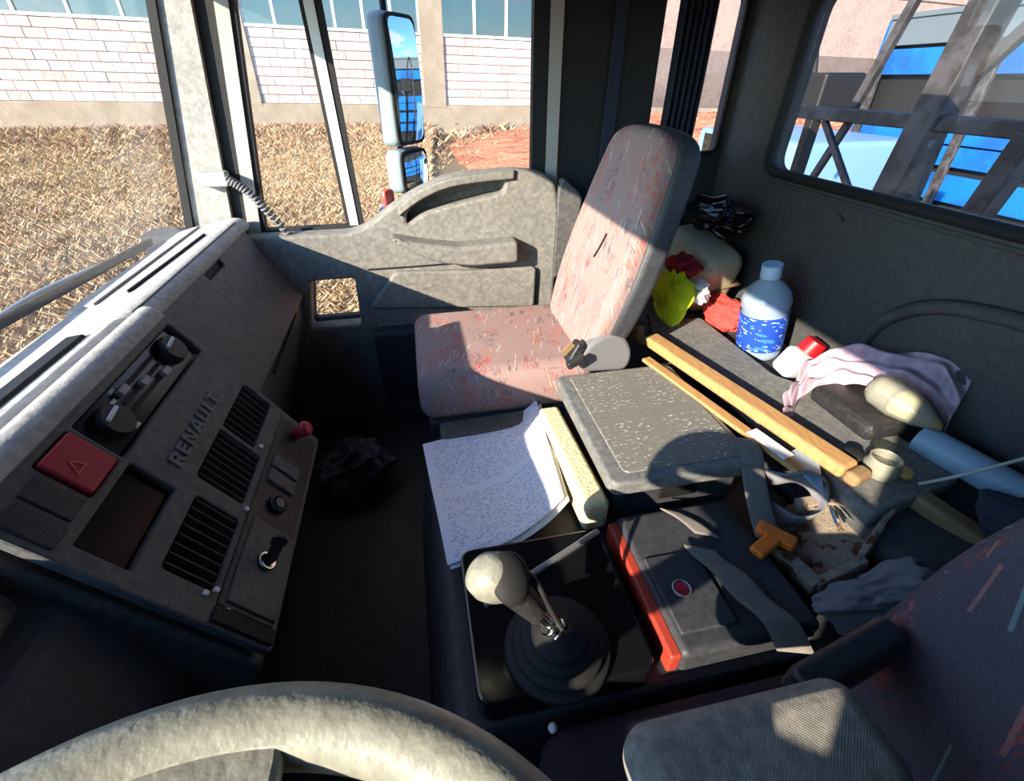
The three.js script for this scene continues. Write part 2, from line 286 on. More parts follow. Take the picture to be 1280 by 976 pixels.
// rear wall with its window opening
const WIN = roundPoly([[-1.615, 1.025], [0.28, 1.025], [0.28, 1.52], [-1.60, 1.52]], 0.06);
struct('wall_rear', ext(rect(-1.97, 0.86, -0.02, 1.67), 0.06, 0, [WIN]).applyMatrix4(new THREE.Matrix4().makeBasis(V(0, 0, 1), V(0, 1, 0), V(-1, 0, 0)).setPosition(1.34, 0, 0)), M.wall);
const win1 = structGroup('window_1', [1.28, 1.02, -0.67]);
{
  const loop = (o) => roundPoly([[-1.615 - o, 1.025 - o], [0.28 + o, 1.025 - o], [0.28 + o, 1.52 + o], [-1.60 - o, 1.52 + o]], 0.06 + o * 0.6, 8).map(([z, y]) => [1.282, y, z]);
  part(win1, 'gasket', tube(loop(0.004), 0.017, 160, 8, true), M.rubber);
  part(win1, 'gasket_lip', tube(loop(0.034), 0.008, 160, 8, true), M.wall);
  part(win1, 'pane', ext(roundPoly([[-1.61, 1.03], [0.275, 1.03], [0.275, 1.515], [-1.595, 1.515]], 0.05), 0.004).applyMatrix4(new THREE.Matrix4().makeBasis(V(0, 0, 1), V(0, 1, 0), V(-1, 0, 0)).setPosition(1.315, 0, 0)), M.glass);
}
struct('trim_2', tube([[1.278, 0.50, -0.985], [1.278, 0.64, -0.98], [1.276, 0.73, -0.95], [1.276, 0.81, -0.86], [1.276, 0.855, -0.70], [1.276, 0.86, -0.40], [1.276, 0.86, 0.2]], 0.02, 60, 8), M.wall);
struct('trim_3', bar([1.277, 0.955, -1.24], [1.277, 0.94, -1.21], 0.008, 0.01), M.wall);
// side wall behind the passenger door, with a narrow window
struct('wall_right', (() => {
  const g = ext(rect(0.56, 1.30, -0.02, 1.67), 0.05, 0, [roundPoly(rect(0.928, 1.25, 1.045, 1.55), 0.03)]).translate(0, 0, -1.96);
  return g;
})(), M.wall);
struct('trim_4', post(0.84, 0.565, 0.90, 1.66, 0.555, 0.91, -1.915, -1.86), M.rubber);
struct('trim_5', post(0.95, 0.72, 0.765, 1.66, 0.735, 0.775, -1.862, -1.848), M.curtain);
{
  const w = structGroup('window_2', [1.09, 1.045, -1.94]);
  part(w, 'pane', box(0.925, 1.253, 1.04, 1.555, -1.944, -1.94, 0), M.glass);
  part(w, 'gasket', tube(roundPoly(rect(0.928, 1.25, 1.045, 1.55), 0.03).map(([x, y]) => [x, y, -1.912]), 0.009, 90, 6, true), M.rubber);
}
struct('wall_right_front', box(-0.96, -0.60, -0.05, 0.84, -1.96, -1.86, 0), M.navy);
// pillars and windscreen
for (const [n, z0, z1] of [['trim_6', -1.95, -1.84], ['trim_7', 0.74, 0.85]]) struct(n, post(0.78, -0.781, -0.654, 1.64, -0.621, -0.535, z0, z1), M.pillar);
for (const [n, z0, z1] of [['trim_8', -1.94, -1.862], ['trim_9', 0.762, 0.84]]) struct(n, post(0.78, -0.654, -0.60, 1.64, -0.535, -0.477, z0, z1), M.rubber);
{
  const w = structGroup('window_3', [-0.8, 0.85, -0.67]);
  part(w, 'pane', hex([[-0.806, 0.84, -1.9], [-0.806, 0.84, 0.80], [-0.802, 0.84, 0.80], [-0.802, 0.84, -1.9]], [[-0.634, 1.62, -1.9], [-0.634, 1.62, 0.80], [-0.63, 1.62, 0.80], [-0.63, 1.62, -1.9]]), M.glass);
  for (const z of [-1.838, 0.738]) part(w, 'gasket', hex([[-0.80, 0.83, z - 0.01], [-0.80, 0.83, z + 0.01], [-0.775, 0.83, z + 0.01], [-0.775, 0.83, z - 0.01]], [[-0.64, 1.62, z - 0.01], [-0.64, 1.62, z + 0.01], [-0.615, 1.62, z + 0.01], [-0.615, 1.62, z - 0.01]]), M.rubber);
}
// driver's side: wall with the door window open to the light
struct('wall_left', ext([[-0.95, -0.05], [1.34, -0.05], [1.34, 1.67], [-0.66, 1.67], [-0.86, 0.78], [-0.95, 0.78]], 0.06, 0, [[[-0.57, 0.84], [0.46, 0.84], [0.46, 1.56], [-0.46, 1.56]]]).translate(0, 0, 0.80), M.wall);

/* ---------- passenger door ---------- */
{
  const d = structGroup('door_1', [0, 0.1, -1.86]);
  const outline = roundPoly([[-0.60, -0.02], [0.535, -0.02], [0.545, 0.90], [0.515, 1.005], [0.39, 1.03], [0.12, 1.018], [-0.045, 0.945], [-0.21, 0.838], [-0.60, 0.838]], [0.02, 0.02, 0.06, 0.05, 0.05, 0.08, 0.06, 0.06, 0.01]);
  const grip = roundPoly([[-0.035, 0.855], [0.03, 0.895], [0.12, 0.915], [0.33, 0.955], [0.33, 1.0], [0.14, 0.985], [0.04, 0.945], [-0.03, 0.90]], 0.02);
  const kerb = roundPoly([[-0.455, 0.475], [-0.265, 0.475], [-0.255, 0.667], [-0.415, 0.667]], 0.015);
  part(d, 'inner_panel', profZ(outline, -1.845, -1.765, 0.012, [grip, kerb]), M.door);
  part(d, 'outer_skin', ext([[-0.62, -0.05], [0.55, -0.05], [0.55, 0.836], [-0.62, 0.836]], 0.03, 0, [kerb]).translate(0, 0, -1.90), M.rubber);
  part(d, 'grab_rail', strip([[-0.055, 0.905, -1.765], [0.02, 0.955, -1.758], [0.12, 0.993, -1.752], [0.25, 1.008, -1.757], [0.37, 1.012, -1.77]], [[0, 1, 0], [-0.4, 1, 0], [-0.2, 1, 0], [0, 1, 0]], 0.03, 0.024, 40, 4), M.door);
  // moulded upper bowl and armrest
  part(d, 'grip_back', ext(roundPoly([[-0.07, 0.80], [0.40, 0.80], [0.40, 1.0], [0.1, 0.99], [-0.06, 0.93]], 0.02), 0.02).translate(0, 0, -1.862), M.door);
  part(d, 'armrest', (() => {
    const g = new THREE.ExtrudeGeometry(shapeOf(roundPoly([[-0.10, 0.832], [0.02, 0.805], [0.15, 0.785], [0.37, 0.795], [0.372, 0.712], [0.20, 0.708], [0.08, 0.725], [-0.02, 0.77]], 0.02)), { depth: 0.07, bevelEnabled: true, bevelThickness: 0.018, bevelSize: 0.014, bevelOffset: -0.014, bevelSegments: 4 });
    return g.translate(0, 0, -1.775);
  })(), M.beigeDoor ?? M.door);
  part(d, 'pocket_edge', profZ(roundPoly([[-0.22, 0.55], [0.45, 0.50], [0.455, 0.672], [0.2, 0.676], [-0.1, 0.69]], 0.02), -1.77, -1.742, 0.008), M.door);
  part(d, 'door_pocket', profZ(roundPoly([[-0.22, 0.12], [0.45, 0.12], [0.45, 0.46], [-0.22, 0.46]], 0.04), -1.78, -1.70, 0.015), M.navy);
  part(d, 'panel_seam', strip([[-0.20, 0.70, -1.764], [-0.05, 0.70, -1.764], [0.12, 0.702, -1.764]], [[0, 1, 0], [0, 1, 0]], 0.006, 0.004, 20, 1), M.deep);
  part(d, 'kerb_pane', ext(kerb, 0.004).translate(0, 0, -1.855), M.glass);
  // window frame, glass and the bar between the two panes
  part(d, 'window_frame', join([post(0.82, -0.605, -0.563, 1.62, -0.478, -0.44, -1.90, -1.852), post(0.82, 0.508, 0.552, 1.62, 0.505, 0.55, -1.90, -1.85)]), M.lightgrey);
  part(d, 'seal', join([post(0.82, -0.563, -0.548, 1.62, -0.44, -0.425, -1.895, -1.86), post(0.82, 0.455, 0.51, 1.62, 0.450, 0.507, -1.895, -1.855), box(-0.56, 0.5, 0.825, 0.842, -1.895, -1.85, 0.003)]), M.rubber);
  part(d, 'division_bar', post(0.83, -0.245, -0.215, 1.62, -0.258, -0.228, -1.888, -1.86), M.frameWhite);
  part(d, 'bar_seal', join([post(0.83, -0.258, -0.246, 1.62, -0.271, -0.259, -1.886, -1.866), post(0.83, -0.214, -0.196, 1.62, -0.227, -0.205, -1.886, -1.864)]), M.rubber);
  part(d, 'pane', hex([[-0.56, 0.83, -1.88], [-0.56, 0.83, -1.876], [0.47, 0.83, -1.876], [0.47, 0.83, -1.88]], [[-0.43, 1.62, -1.88], [-0.43, 1.62, -1.876], [0.47, 1.62, -1.876], [0.47, 1.62, -1.88]]), M.glass);
  part(d, 'latch_cover', profZ(roundPoly([[0.53, 0.60], [0.62, 0.66], [0.635, 0.93], [0.55, 1.0], [0.535, 0.95]], 0.02), -1.80, -1.765, 0.008), M.dash);
}
/* ---------- engine tunnel between the seats ---------- */
const tunnel = structGroup('engine_tunnel', [0.4, 0, -0.75]);
tunnel.userData.kind = undefined; delete tunnel.userData.kind;
tag(tunnel, 'dark navy engine cover filling the middle between the two seats', 'engine cover');
part(tunnel, 'cover', profZ(roundPoly([[-0.10, 0], [0.86, 0], [0.86, 0.40], [-0.02, 0.40], [-0.045, 0.375]], [0.01, 0.01, 0.01, 0.05, 0.05]), -1.07, -0.31, 0.012), M.navy);

part(tunnel, 'seam', strip([[-0.075, 0.18, -0.55], [-0.066, 0.25, -0.40], [-0.058, 0.30, -0.33]], [[0, 1, 0], [0, 1, 0]], 0.006, 0.006, 10, 1), M.deep);
//@@DASH
/* ---------- dashboard ---------- */
const font = await new FontLoader().loadAsync('fonts/droid/droid_sans_bold.typeface.json');
const dash = thing('dashboard', 'dark grey dashboard with vents, switches and a wide storage lid under the windscreen', 'dashboard', [-0.55, 0, -0.7]);
// face frame of the sloping panels: a runs away from the driver, b up the face, c out of it
const FACE = new THREE.Matrix4().makeBasis(V(0, 0, -1), V(-0.501, 0.8654, 0), V(0.8654, 0.501, 0)).setPosition(-0.55, 0.90, 0);
const F = (g) => g.applyMatrix4(FACE);
const fbox = (a0, a1, t0, t1, c0, c1, r = 0.002) => F(box(a0, a1, -t1, -t0, c0, c1, r));
const frect = (a0, a1, t0, t1, r = 0.004) => roundPoly(rect(a0, a1, -t1, -t0), r, 3);
part(dash, 'top_pad', profZ(roundPoly([[-0.79, 0.79], [-0.62, 0.845], [-0.59, 0.85], [-0.577, 0.878], [-0.605, 0.899], [-0.64, 0.896], [-0.79, 0.862]], [0.005, 0.02, 0.015, 0.02, 0.02, 0.03, 0.01], 5), -1.82, -0.44, 0.004), M.pad);
part(dash, 'defrost_strip', strip([[-0.655, 0.896, -1.62], [-0.662, 0.894, -1.40], [-0.672, 0.892, -1.16]], [[1, 0, 0], [1, 0, 0]], 0.006, 0.006, 20, 1), M.deep);
part(dash, 'ledge', profZ([[-0.80, 0.855], [-0.735, 0.874], [-0.735, 0.881], [-0.80, 0.864]], -1.8, -1.13, 0.001), M.pad);
part(dash, 'defrost_vent', (() => { const g = rbox(0.034, 0.012, 0.26, 0.005); return g.rotateZ(0.12).translate(-0.655, 0.894, -0.79); })(), M.deep);
// passenger side
part(dash, 'passenger_body', profZ(roundPoly([[-0.86, 0.80], [-0.615, 0.895], [-0.535, 0.745], [-0.462, 0.60], [-0.49, 0.47], [-0.60, 0.14], [-0.86, 0.10]], [0.01, 0.02, 0.03, 0.05, 0.05, 0.05, 0.01], 5), -1.80, -0.99, 0.02), M.dash);
const PF = new THREE.Matrix4().makeBasis(V(0, 0, -1), V(-0.4869, 0.8735, 0), V(0.8735, 0.4869, 0)).setPosition(-0.62, 0.905, 0);
const lid = part(dash, 'storage_lid', ext(roundPoly(rect(1.015, 1.765, -0.33, -0.014), 0.012), 0.012, 0.004, [frect(1.345, 1.475, 0.038, 0.078, 0.006)]).applyMatrix4(PF), M.dash);
part(lid, 'finger_slot', box(1.34, 1.48, -0.082, -0.034, -0.012, 0.001, 0).applyMatrix4(PF), M.deep);
part(dash, 'side_seam', strip([[-0.458, 0.585, -1.25], [-0.462, 0.585, -1.45], [-0.468, 0.588, -1.66]], [[0, 1, 0], [0, 1, 0]], 0.007, 0.006, 12, 1), M.deep);
// centre cluster
part(dash, 'cluster_body', profZ(roundPoly([[-0.80, 0.78], [-0.62, 0.90], [-0.575, 0.902], [-0.333, 0.495], [-0.35, 0.455], [-0.47, 0.36], [-0.80, 0.30]], [0.01, 0.02, 0.02, 0.03, 0.03, 0.05, 0.01], 4), -0.99, -0.44, 0.01), M.dash);
const holes = [frect(0.63, 0.972, 0.028, 0.105), frect(0.545, 0.62, 0.026, 0.102), frect(0.452, 0.538, 0.032, 0.103), frect(0.474, 0.628, 0.117, 0.193), frect(0.845, 1.0, 0.215, 0.292, 0.008).map(([a, b]) => [a - 0.025, b]), frect(0.676, 0.808, 0.214, 0.312, 0.008), frect(0.497, 0.64, 0.228, 0.316, 0.008)];
part(dash, 'cluster_panel', F(ext(roundPoly(rect(0.445, 0.99, -0.447, -0.002), 0.01), 0.018, 0.004, holes)), M.dash);
part(dash, 'cluster_hood', F(rod([0.43, -0.004, -0.008], [0.985, -0.004, -0.008], 0.028, 0.028, 24)), M.pad);
// heater controls
const heat = part(dash, 'heater_panel', fbox(0.632, 0.97, 0.03, 0.103, -0.004, 0.006, 0.002), M.gloss);
for (const [a, t] of [[0.685, 0.066], [0.918, 0.062]]) {
  const k = part(heat, 'dial', F(new THREE.CylinderGeometry(0.026, 0.03, 0.02, 28).rotateX(Math.PI / 2).translate(a, -t, 0.014)), M.black);
  k.userData.label = 'round black heater dial with white pointer';
  part(heat, 'pointer', F(rbox(0.034, 0.006, 0.005, 0.001).rotateZ(0.12).translate(a - 0.002, -t + 0.012, 0.026)), M.white);
}
for (const t of [0.046, 0.062, 0.078]) part(heat, 'slider_track', fbox(0.735, 0.875, t - 0.004, t + 0.004, 0.004, 0.0075, 0.001), M.deep);
for (const [a, t] of [[0.752, 0.046], [0.80, 0.062], [0.855, 0.078]]) part(heat, 'slider_knob', fbox(a - 0.012, a + 0.012, t - 0.006, t + 0.006, 0.006, 0.018, 0.002), M.lightgrey);
for (const [a, t] of [[0.725, 0.048], [0.712, 0.096], [0.742, 0.036]]) part(heat, 'marking', fbox(a - 0.007, a + 0.007, t - 0.003, t + 0.003, 0.005, 0.0075, 0.001), M.white);
// hazard and blank switches, display slot
const hz = part(dash, 'hazard_switch', fbox(0.547, 0.618, 0.028, 0.100, 0.0, 0.024, 0.005), M.red, 'red hazard switch with a triangle outline');
{
  const s = shapeOf([[-0.012, -0.009], [0.012, -0.009], [0, 0.012]], [[[-0.007, -0.006], [0.007, -0.006], [0, 0.0065]]]);
  part(hz, 'triangle', F(new THREE.ExtrudeGeometry(s, { depth: 0.002, bevelEnabled: false }).translate(0.572, -0.062, 0.0235)), M.lamp);
}
part(dash, 'blank_switch', fbox(0.498, 0.536, 0.034, 0.100, 0.0, 0.021, 0.004), M.black);
part(dash, 'blank_switch', fbox(0.455, 0.494, 0.036, 0.102, 0.0, 0.021, 0.004), M.black);
part(dash, 'display_slot', fbox(0.476, 0.626, 0.118, 0.192, -0.004, 0.005, 0.001), M.screen = new THREE.MeshPhysicalMaterial({ color: 0x060607, roughness: 0.25, specularIntensity: 0.25 }), 'glossy black display slot');
// the maker's raised lettering, worn and barely legible
part(dash, 'lettering', (() => { const g = new TextGeometry('RENAULT', { font, size: 0.024, depth: 0.004, curveSegments: 3, bevelEnabled: false }); g.computeBoundingBox(); const w = g.boundingBox.max.x; g.scale(0.21 / w, 1, 1); return F(g.translate(0.665, -0.183, 0.018)); })(), M.grey);
// air vents with slats
for (const [a0, a1, t0, t1] of [[0.82, 0.975, 0.215, 0.292], [0.676, 0.808, 0.214, 0.312], [0.497, 0.64, 0.228, 0.316]]) {
  const v = part(dash, 'air_vent', fbox(a0 + 0.002, a1 - 0.002, t0 + 0.002, t1 - 0.002, -0.006, -0.001, 0), M.deep, 'black slatted air vent');
  const n = 8;
  for (let i = 0; i < n; i++) { const a = a0 + (a1 - a0) * (i + 0.5) / n; part(v, 'slat', F(rbox(0.005, t1 - t0 - 0.004, 0.016, 0.0015, 1).rotateY(0.5).translate(a, -(t0 + t1) / 2, 0.008)), M.black); }
  for (const k of [0.33, 0.67]) part(v, 'cross_slat', fbox(a0 + 0.002, a1 - 0.002, t0 + (t1 - t0) * k - 0.0015, t0 + (t1 - t0) * k + 0.0015, 0.0, 0.006, 0), M.deep);
}
// control strip along the lower edge of the cluster
part(dash, 'control_strip', fbox(0.48, 0.965, 0.326, 0.435, 0.012, 0.0215, 0.002), M.black);
part(dash, 'brake_button', F(lathe([[0.0001, 0.046], [0.014, 0.044], [0.019, 0.036], [0.016, 0.02], [0.011, 0.0], [0.0001, 0]]).rotateX(Math.PI / 2).translate(0.935, -0.372, 0.02)), M.red, 'round red push button');
for (const a of [0.757, 0.800]) part(dash, 'rocker_switch', fbox(a, a + 0.036, 0.338, 0.406, 0.018, 0.029, 0.004), M.dash);
{
  const s = part(dash, 'lighter_socket', F(lathe([[0.0001, 0.0], [0.017, 0.0], [0.02, 0.006], [0.019, 0.013], [0.014, 0.015], [0.013, 0.004], [0.0001, 0.004]]).rotateX(Math.PI / 2).translate(0.712, -0.375, 0.02)), M.gloss);
  part(s, 'lighter_knob', F(new THREE.CylinderGeometry(0.011, 0.012, 0.012, 20).rotateX(Math.PI / 2).translate(0.712, -0.375, 0.03)), M.grey);
}
part(dash, 'switch_plate', fbox(0.488, 0.66, 0.338, 0.436, 0.018, 0.026, 0.003), M.dash);
{
  const s = part(dash, 'ignition_lock', F(lathe([[0.0001, 0.0], [0.018, 0.0], [0.0185, 0.006], [0.014, 0.008], [0.009, 0.004], [0.0001, 0.004]]).rotateX(Math.PI / 2).translate(0.583, -0.385, 0.026)), M.chrome, 'chrome ignition lock with key');
  part(s, 'key', F(join([rbox(0.006, 0.02, 0.045, 0.001).translate(0, 0, 0.02), new THREE.CylinderGeometry(0.014, 0.014, 0.004, 20).rotateZ(Math.PI / 2).translate(0, 0, 0.05)]).rotateX(-0.5).translate(0.59, -0.39, 0.03)), M.iron);
}
for (const [a, t] of [[0.833, 0.303], [0.668, 0.320], [0.655, 0.345], [0.488, 0.303], [0.476, 0.346], [0.50, 0.318]]) part(dash, 'indicator', fbox(a - 0.004, a + 0.004, t - 0.004, t + 0.004, 0.016, 0.023, 0.001), M.white);
part(dash, 'card_slot', fbox(0.452, 0.478, 0.325, 0.44, 0.012, 0.024, 0.002), M.deep);
// driver's side, mostly below and beside the camera: knee panel and instrument hood
part(dash, 'knee_panel', profZ(roundPoly([[-0.86, 0.70], [-0.56, 0.78], [-0.50, 0.75], [-0.44, 0.55], [-0.47, 0.10], [-0.86, 0.05]], 0.03, 4), -0.98, 0.5, 0.01), M.navy);
part(dash, 'instrument_hood', profZ(roundPoly([[-0.82, 0.76], [-0.52, 0.76], [-0.535, 0.845], [-0.58, 0.862], [-0.70, 0.865], [-0.82, 0.855]], 0.02, 5), -0.43, 0.48, 0.02), M.dash);
part(dash, 'column_cowl', bar([-0.52, 0.76, 0.085], [-0.20, 0.885, 0.085], 0.06, 0.055, [0, 1, 0], 0.02), M.black);
//@@WHEEL
/* ---------- steering wheel ---------- */
{
  const w = thing('steering_wheel', 'large worn grey steering wheel with broad spokes in front of the driver seat', 'steering wheel', [-0.13, 0.935, 0.085]);
  const R = new THREE.Matrix4().makeRotationZ(-0.12).setPosition(-0.15, 0.95, 0.09), A = (g) => g.applyMatrix4(R);
  part(w, 'rim', A(new THREE.TorusGeometry(0.243, 0.0245, 16, 96).rotateX(Math.PI / 2)), M.rim);
  part(w, 'hub', A(lathe([[0.0001, 0.012], [0.045, 0.01], [0.06, -0.002], [0.062, -0.03], [0.05, -0.05], [0.0001, -0.055]], 40)), M.rim);
  for (const a of [Math.PI * 0.60, Math.PI * 1.22]) part(w, 'spoke', A(ext(roundPoly([[0.04, -0.045], [0.12, -0.07], [0.215, -0.105], [0.232, -0.06], [0.238, 0], [0.232, 0.06], [0.215, 0.105], [0.12, 0.07], [0.04, 0.045]], 0.02), 0.016, 0.005).rotateX(-Math.PI / 2).translate(0, 0.0, 0).rotateY(a)), M.rim);
  part(w, 'column', A(new THREE.CylinderGeometry(0.035, 0.045, 0.08, 24).translate(-0.0, -0.08, 0)), M.black);
}
//@@SEATS
/* ---------- seats ---------- */
function backFrame(x, y, z, lean) { const s = Math.sin(lean), c = Math.cos(lean); return new THREE.Matrix4().makeBasis(V(0, 0, 1), V(s, c, 0), V(-c, s, 0)).setPosition(x, y, z); }
function backGeo(mtx, hw, h, depth) {
  const o = roundPoly([[-hw * 0.82, 0], [hw * 0.82, 0], [hw * 1.02, h * 0.22], [hw * 1.05, h * 0.45], [hw * 0.92, h * 0.78], [hw * 0.78, h * 0.97], [hw * 0.4, h * 1.01], [-hw * 0.4, h * 1.01], [-hw * 0.78, h * 0.97], [-hw * 0.92, h * 0.78], [-hw * 1.05, h * 0.45], [-hw * 1.02, h * 0.22]], [0.05, 0.05, 0.06, 0.06, 0.06, 0.07, 0.06, 0.06, 0.07, 0.06, 0.06, 0.06], 4);
  return ext(o, depth, depth * 0.3, [], 5).translate(0, 0, -depth).applyMatrix4(mtx);
}
{
  const s = thing('passenger_seat', 'passenger seat in mauve cloth with red blotches and pale dashes, its upper back in shade', 'seat', [0.25, 0, -1.34]);
  part(s, 'cushion', smooth(box(-0.05, 0.50, 0.42, 0.59, -1.60, -1.122, 0.05, 6)), M.seat);
  part(s, 'cushion_shell', box(-0.03, 0.52, 0.36, 0.43, -1.58, -1.13, 0.02), M.navy);
  const mt = backFrame(0.445, 0.565, -1.355, 0.295);
  part(s, 'backrest', backGeo(mt, 0.225, 0.655, 0.10), M.seat);
  part(s, 'back_shell', backGeo(backFrame(0.49, 0.575, -1.355, 0.295), 0.236, 0.645, 0.075), M.navy);
  part(s, 'recliner_cover', profZ(roundPoly([[0.43, 0.55], [0.60, 0.54], [0.61, 0.60], [0.575, 0.665], [0.515, 0.675], [0.46, 0.64]], 0.03), -1.166, -1.126, 0.01), M.grey);
  part(s, 'recliner_lever', bar([0.44, 0.625, -1.095], [0.385, 0.605, -1.085], 0.02, 0.025, [0, 1, 0], 0.006), M.black);
  part(s, 'back_tear', (() => strip([[0.035, 0.29, 0.003], [0.05, 0.33, 0.003], [0.06, 0.37, 0.003]], [[1, 0, 0], [1, 0, 0]], 0.006, 0.003, 12, 1).applyMatrix4(mt))(), M.deep);
  part(s, 'pedestal', box(0.06, 0.44, 0.0, 0.37, -1.52, -1.16, 0.02), M.black);
  const b = thing('seat_belt_buckle', 'black seat belt buckle sticking up beside the passenger cushion', 'buckle', [0.42, 0.55, -1.10]);
  part(b, 'body', bar([0.41, 0.58, -1.145], [0.445, 0.645, -1.15], 0.03, 0.045, [0, 0, 1], 0.008), M.black);
  part(b, 'latch_plate', bar([0.39, 0.615, -1.14], [0.42, 0.645, -1.145], 0.02, 0.004, [0, 0, 1], 0.001), M.tan);
}
{
  const s = thing('driver_seat', 'dark patterned driver seat with a purple cushion and a broad backrest', 'seat', [0.35, 0, 0]);
  part(s, 'cushion', smooth(box(0.09, 0.62, 0.30, 0.46, -0.285, 0.285, 0.06, 6)), M.purple, 'plain dark purple cushion');
  part(s, 'backrest', backGeo(backFrame(0.56, 0.40, 0, 0.42), 0.27, 0.80, 0.13), M.shadedDriverSeat);
  part(s, 'pedestal', box(0.18, 0.56, 0.0, 0.31, -0.2, 0.2, 0.02), M.black);
  const a = part(s, 'armrest', smooth(box(0.165, 0.47, 0.61, 0.69, -0.192, -0.06, 0.035, 6)), M.armrest, 'grey worn cloth armrest');
  part(a, 'armrest_hinge', bar([0.44, 0.60, -0.20], [0.64, 0.60, -0.24], 0.05, 0.06, [0, 1, 0], 0.015), M.black);
  part(s, 'cushion_edge_button', new THREE.SphereGeometry(0.008, 12, 8).translate(0.125, 0.43, -0.282), M.white);
}
/* ---------- on the engine cover ---------- */
single('padded_strip', 'dark padded strip along the cover edge between the paper and the passenger seat', 'strip', [0.2, 0.40, -1.02], bar([0.0, 0.425, -1.06], [0.36, 0.425, -1.075], 0.08, 0.05, [0, 1, 0], 0.015), M.dash);
{
  const b = thing('storage_box', 'low storage box with a scuffed grey lid in the middle of the cab', 'storage box', [0.55, 0.41, -0.89]);
  part(b, 'body', box(0.385, 0.715, 0.40, 0.53, -1.095, -0.685, 0.02), M.navy);
  part(b, 'lid', (() => { const g = ext(roundPoly(rect(0.36, 0.735, 0.655, 1.118), 0.03, 5), 0.04, 0.010, [], 4).rotateX(-Math.PI / 2).translate(0, 0.515, 0); return g; })(), M.lidEdge = plastic(T.mat, 0.6));
  part(b, 'lid_mat', (() => { const g = ext(roundPoly(rect(0.40, 0.715, 0.685, 1.105), 0.02, 4), 0.006, 0.002).rotateX(-Math.PI / 2).translate(0, 0.552, 0); return metreUV(g); })(), M.lid, 'textured mat with pale worn dashes');
  part(b, 'handle_recess', box(0.50, 0.60, 0.455, 0.485, -0.688, -0.678, 0.004), M.deep);
}
{
  const f = thing('foam_strip', 'cream yellow foam strip wedged between the paper and the grey box lid', 'foam strip', [0.32, 0.42, -0.85]);
  part(f, 'foam', bar([0.322, 0.455, -1.045], [0.335, 0.455, -0.655], 0.062, 0.09, [0, 1, 0], 0.014), M.foam);
  f.children[0].name = 'pad';
}
{
  T.paper.repeat.set(2.3, 3.1);
  const p = thing('paper_sheet', 'sheet covered in blue handwriting lying on the engine cover', 'paper', [0.15, 0.43, -0.87]);
  const path = [[-0.035, 0.436, -0.815], [0.05, 0.434, -0.83], [0.14, 0.437, -0.85], [0.22, 0.448, -0.885], [0.29, 0.470, -0.925]];
  part(p, 'sheet', strip(path, [[-0.09, 0, -1], [-0.02, 0, -1], [0.06, 0, -1], [0.08, 0, -1]], 0.405, 0.002, 24, 10, (t, s) => 0.006 * Math.sin(s * 7 + t * 5)), M.paper, undefined, false);
  part(p, 'under_sheet', strip(path.map(([x, y, z]) => [x + 0.012, y - 0.008, z + 0.008]), [[-0.06, 0, -1], [0, 0, -1], [0.08, 0, -1]], 0.40, 0.002, 24, 10, (t, s) => 0.006 * Math.sin(s * 7 + t * 5)), M.white);
}
{
  const g = thing('gear_lever', 'black gear lever with a bulky grey knob rising from a ribbed rubber boot', 'gear lever', [0.16, 0.42, -0.43]);
  part(g, 'console_plate', ext(roundPoly(rect(0.01, 0.322, 0.318, 0.62), 0.03), 0.066, 0.006).rotateX(-Math.PI / 2).translate(0, 0.402, 0), M.gloss);
  part(g, 'edge_strip', bar([0.045, 0.474, -0.485], [0.318, 0.474, -0.605], 0.012, 0.012), M.alu);
  part(g, 'boot', lathe([[0.088, 0.0], [0.094, 0.006], [0.090, 0.013], [0.076, 0.013], [0.081, 0.019], [0.077, 0.026], [0.062, 0.026], [0.066, 0.032], [0.062, 0.039], [0.047, 0.039], [0.050, 0.045], [0.046, 0.051], [0.030, 0.052], [0.026, 0.060], [0.012, 0.062]], 40).translate(0.160, 0.468, -0.385), M.rubber);
  const kA = [0.158, 0.515, -0.387], kB = [0.088, 0.60, -0.432];
  part(g, 'shaft', rod(kA, kB, 0.010, 0.014, 16), M.chrome);
  for (const [k, w] of [[0.06, 0.019], [0.16, 0.017]]) part(g, 'collar', new THREE.TorusGeometry(w, 0.004, 8, 28).rotateX(Math.PI / 2).applyQuaternion(new THREE.Quaternion().setFromUnitVectors(V(0, 1, 0), V(-0.07, 0.085, -0.045).normalize())).translate(0.158 - 0.07 * k, 0.515 + 0.085 * k, -0.387 - 0.045 * k), M.chrome);
  part(g, 'sleeve', rod([0.128, 0.552, -0.406], [0.088, 0.598, -0.431], 0.019, 0.027, 16), M.black);
  const dir = V(-0.6, 0.75, 0.1).normalize(), q = new THREE.Quaternion().setFromUnitVectors(V(0, 1, 0), dir);
  const k = part(g, 'knob', lathe([[0.0001, 0.058], [0.022, 0.055], [0.037, 0.043], [0.044, 0.022], [0.043, 0], [0.036, -0.022], [0.024, -0.036], [0.0001, -0.038]], 36).scale(1, 1, 0.85).applyQuaternion(q).translate(0.068, 0.622, -0.437), M.rim);
  part(k, 'button', new THREE.SphereGeometry(0.034, 24, 16).scale(0.95, 1.22, 0.5).applyQuaternion(new THREE.Quaternion().setFromUnitVectors(V(0, 0, 1), V(0.18, 0.8, 0.55).normalize())).translate(0.082, 0.652, -0.417), M.rubber);
  part(g, 'range_switch', tube([[0.105, 0.655, -0.425], [0.125, 0.63, -0.415], [0.145, 0.58, -0.395], [0.168, 0.525, -0.38]], 0.005, 20, 8), M.black);
}
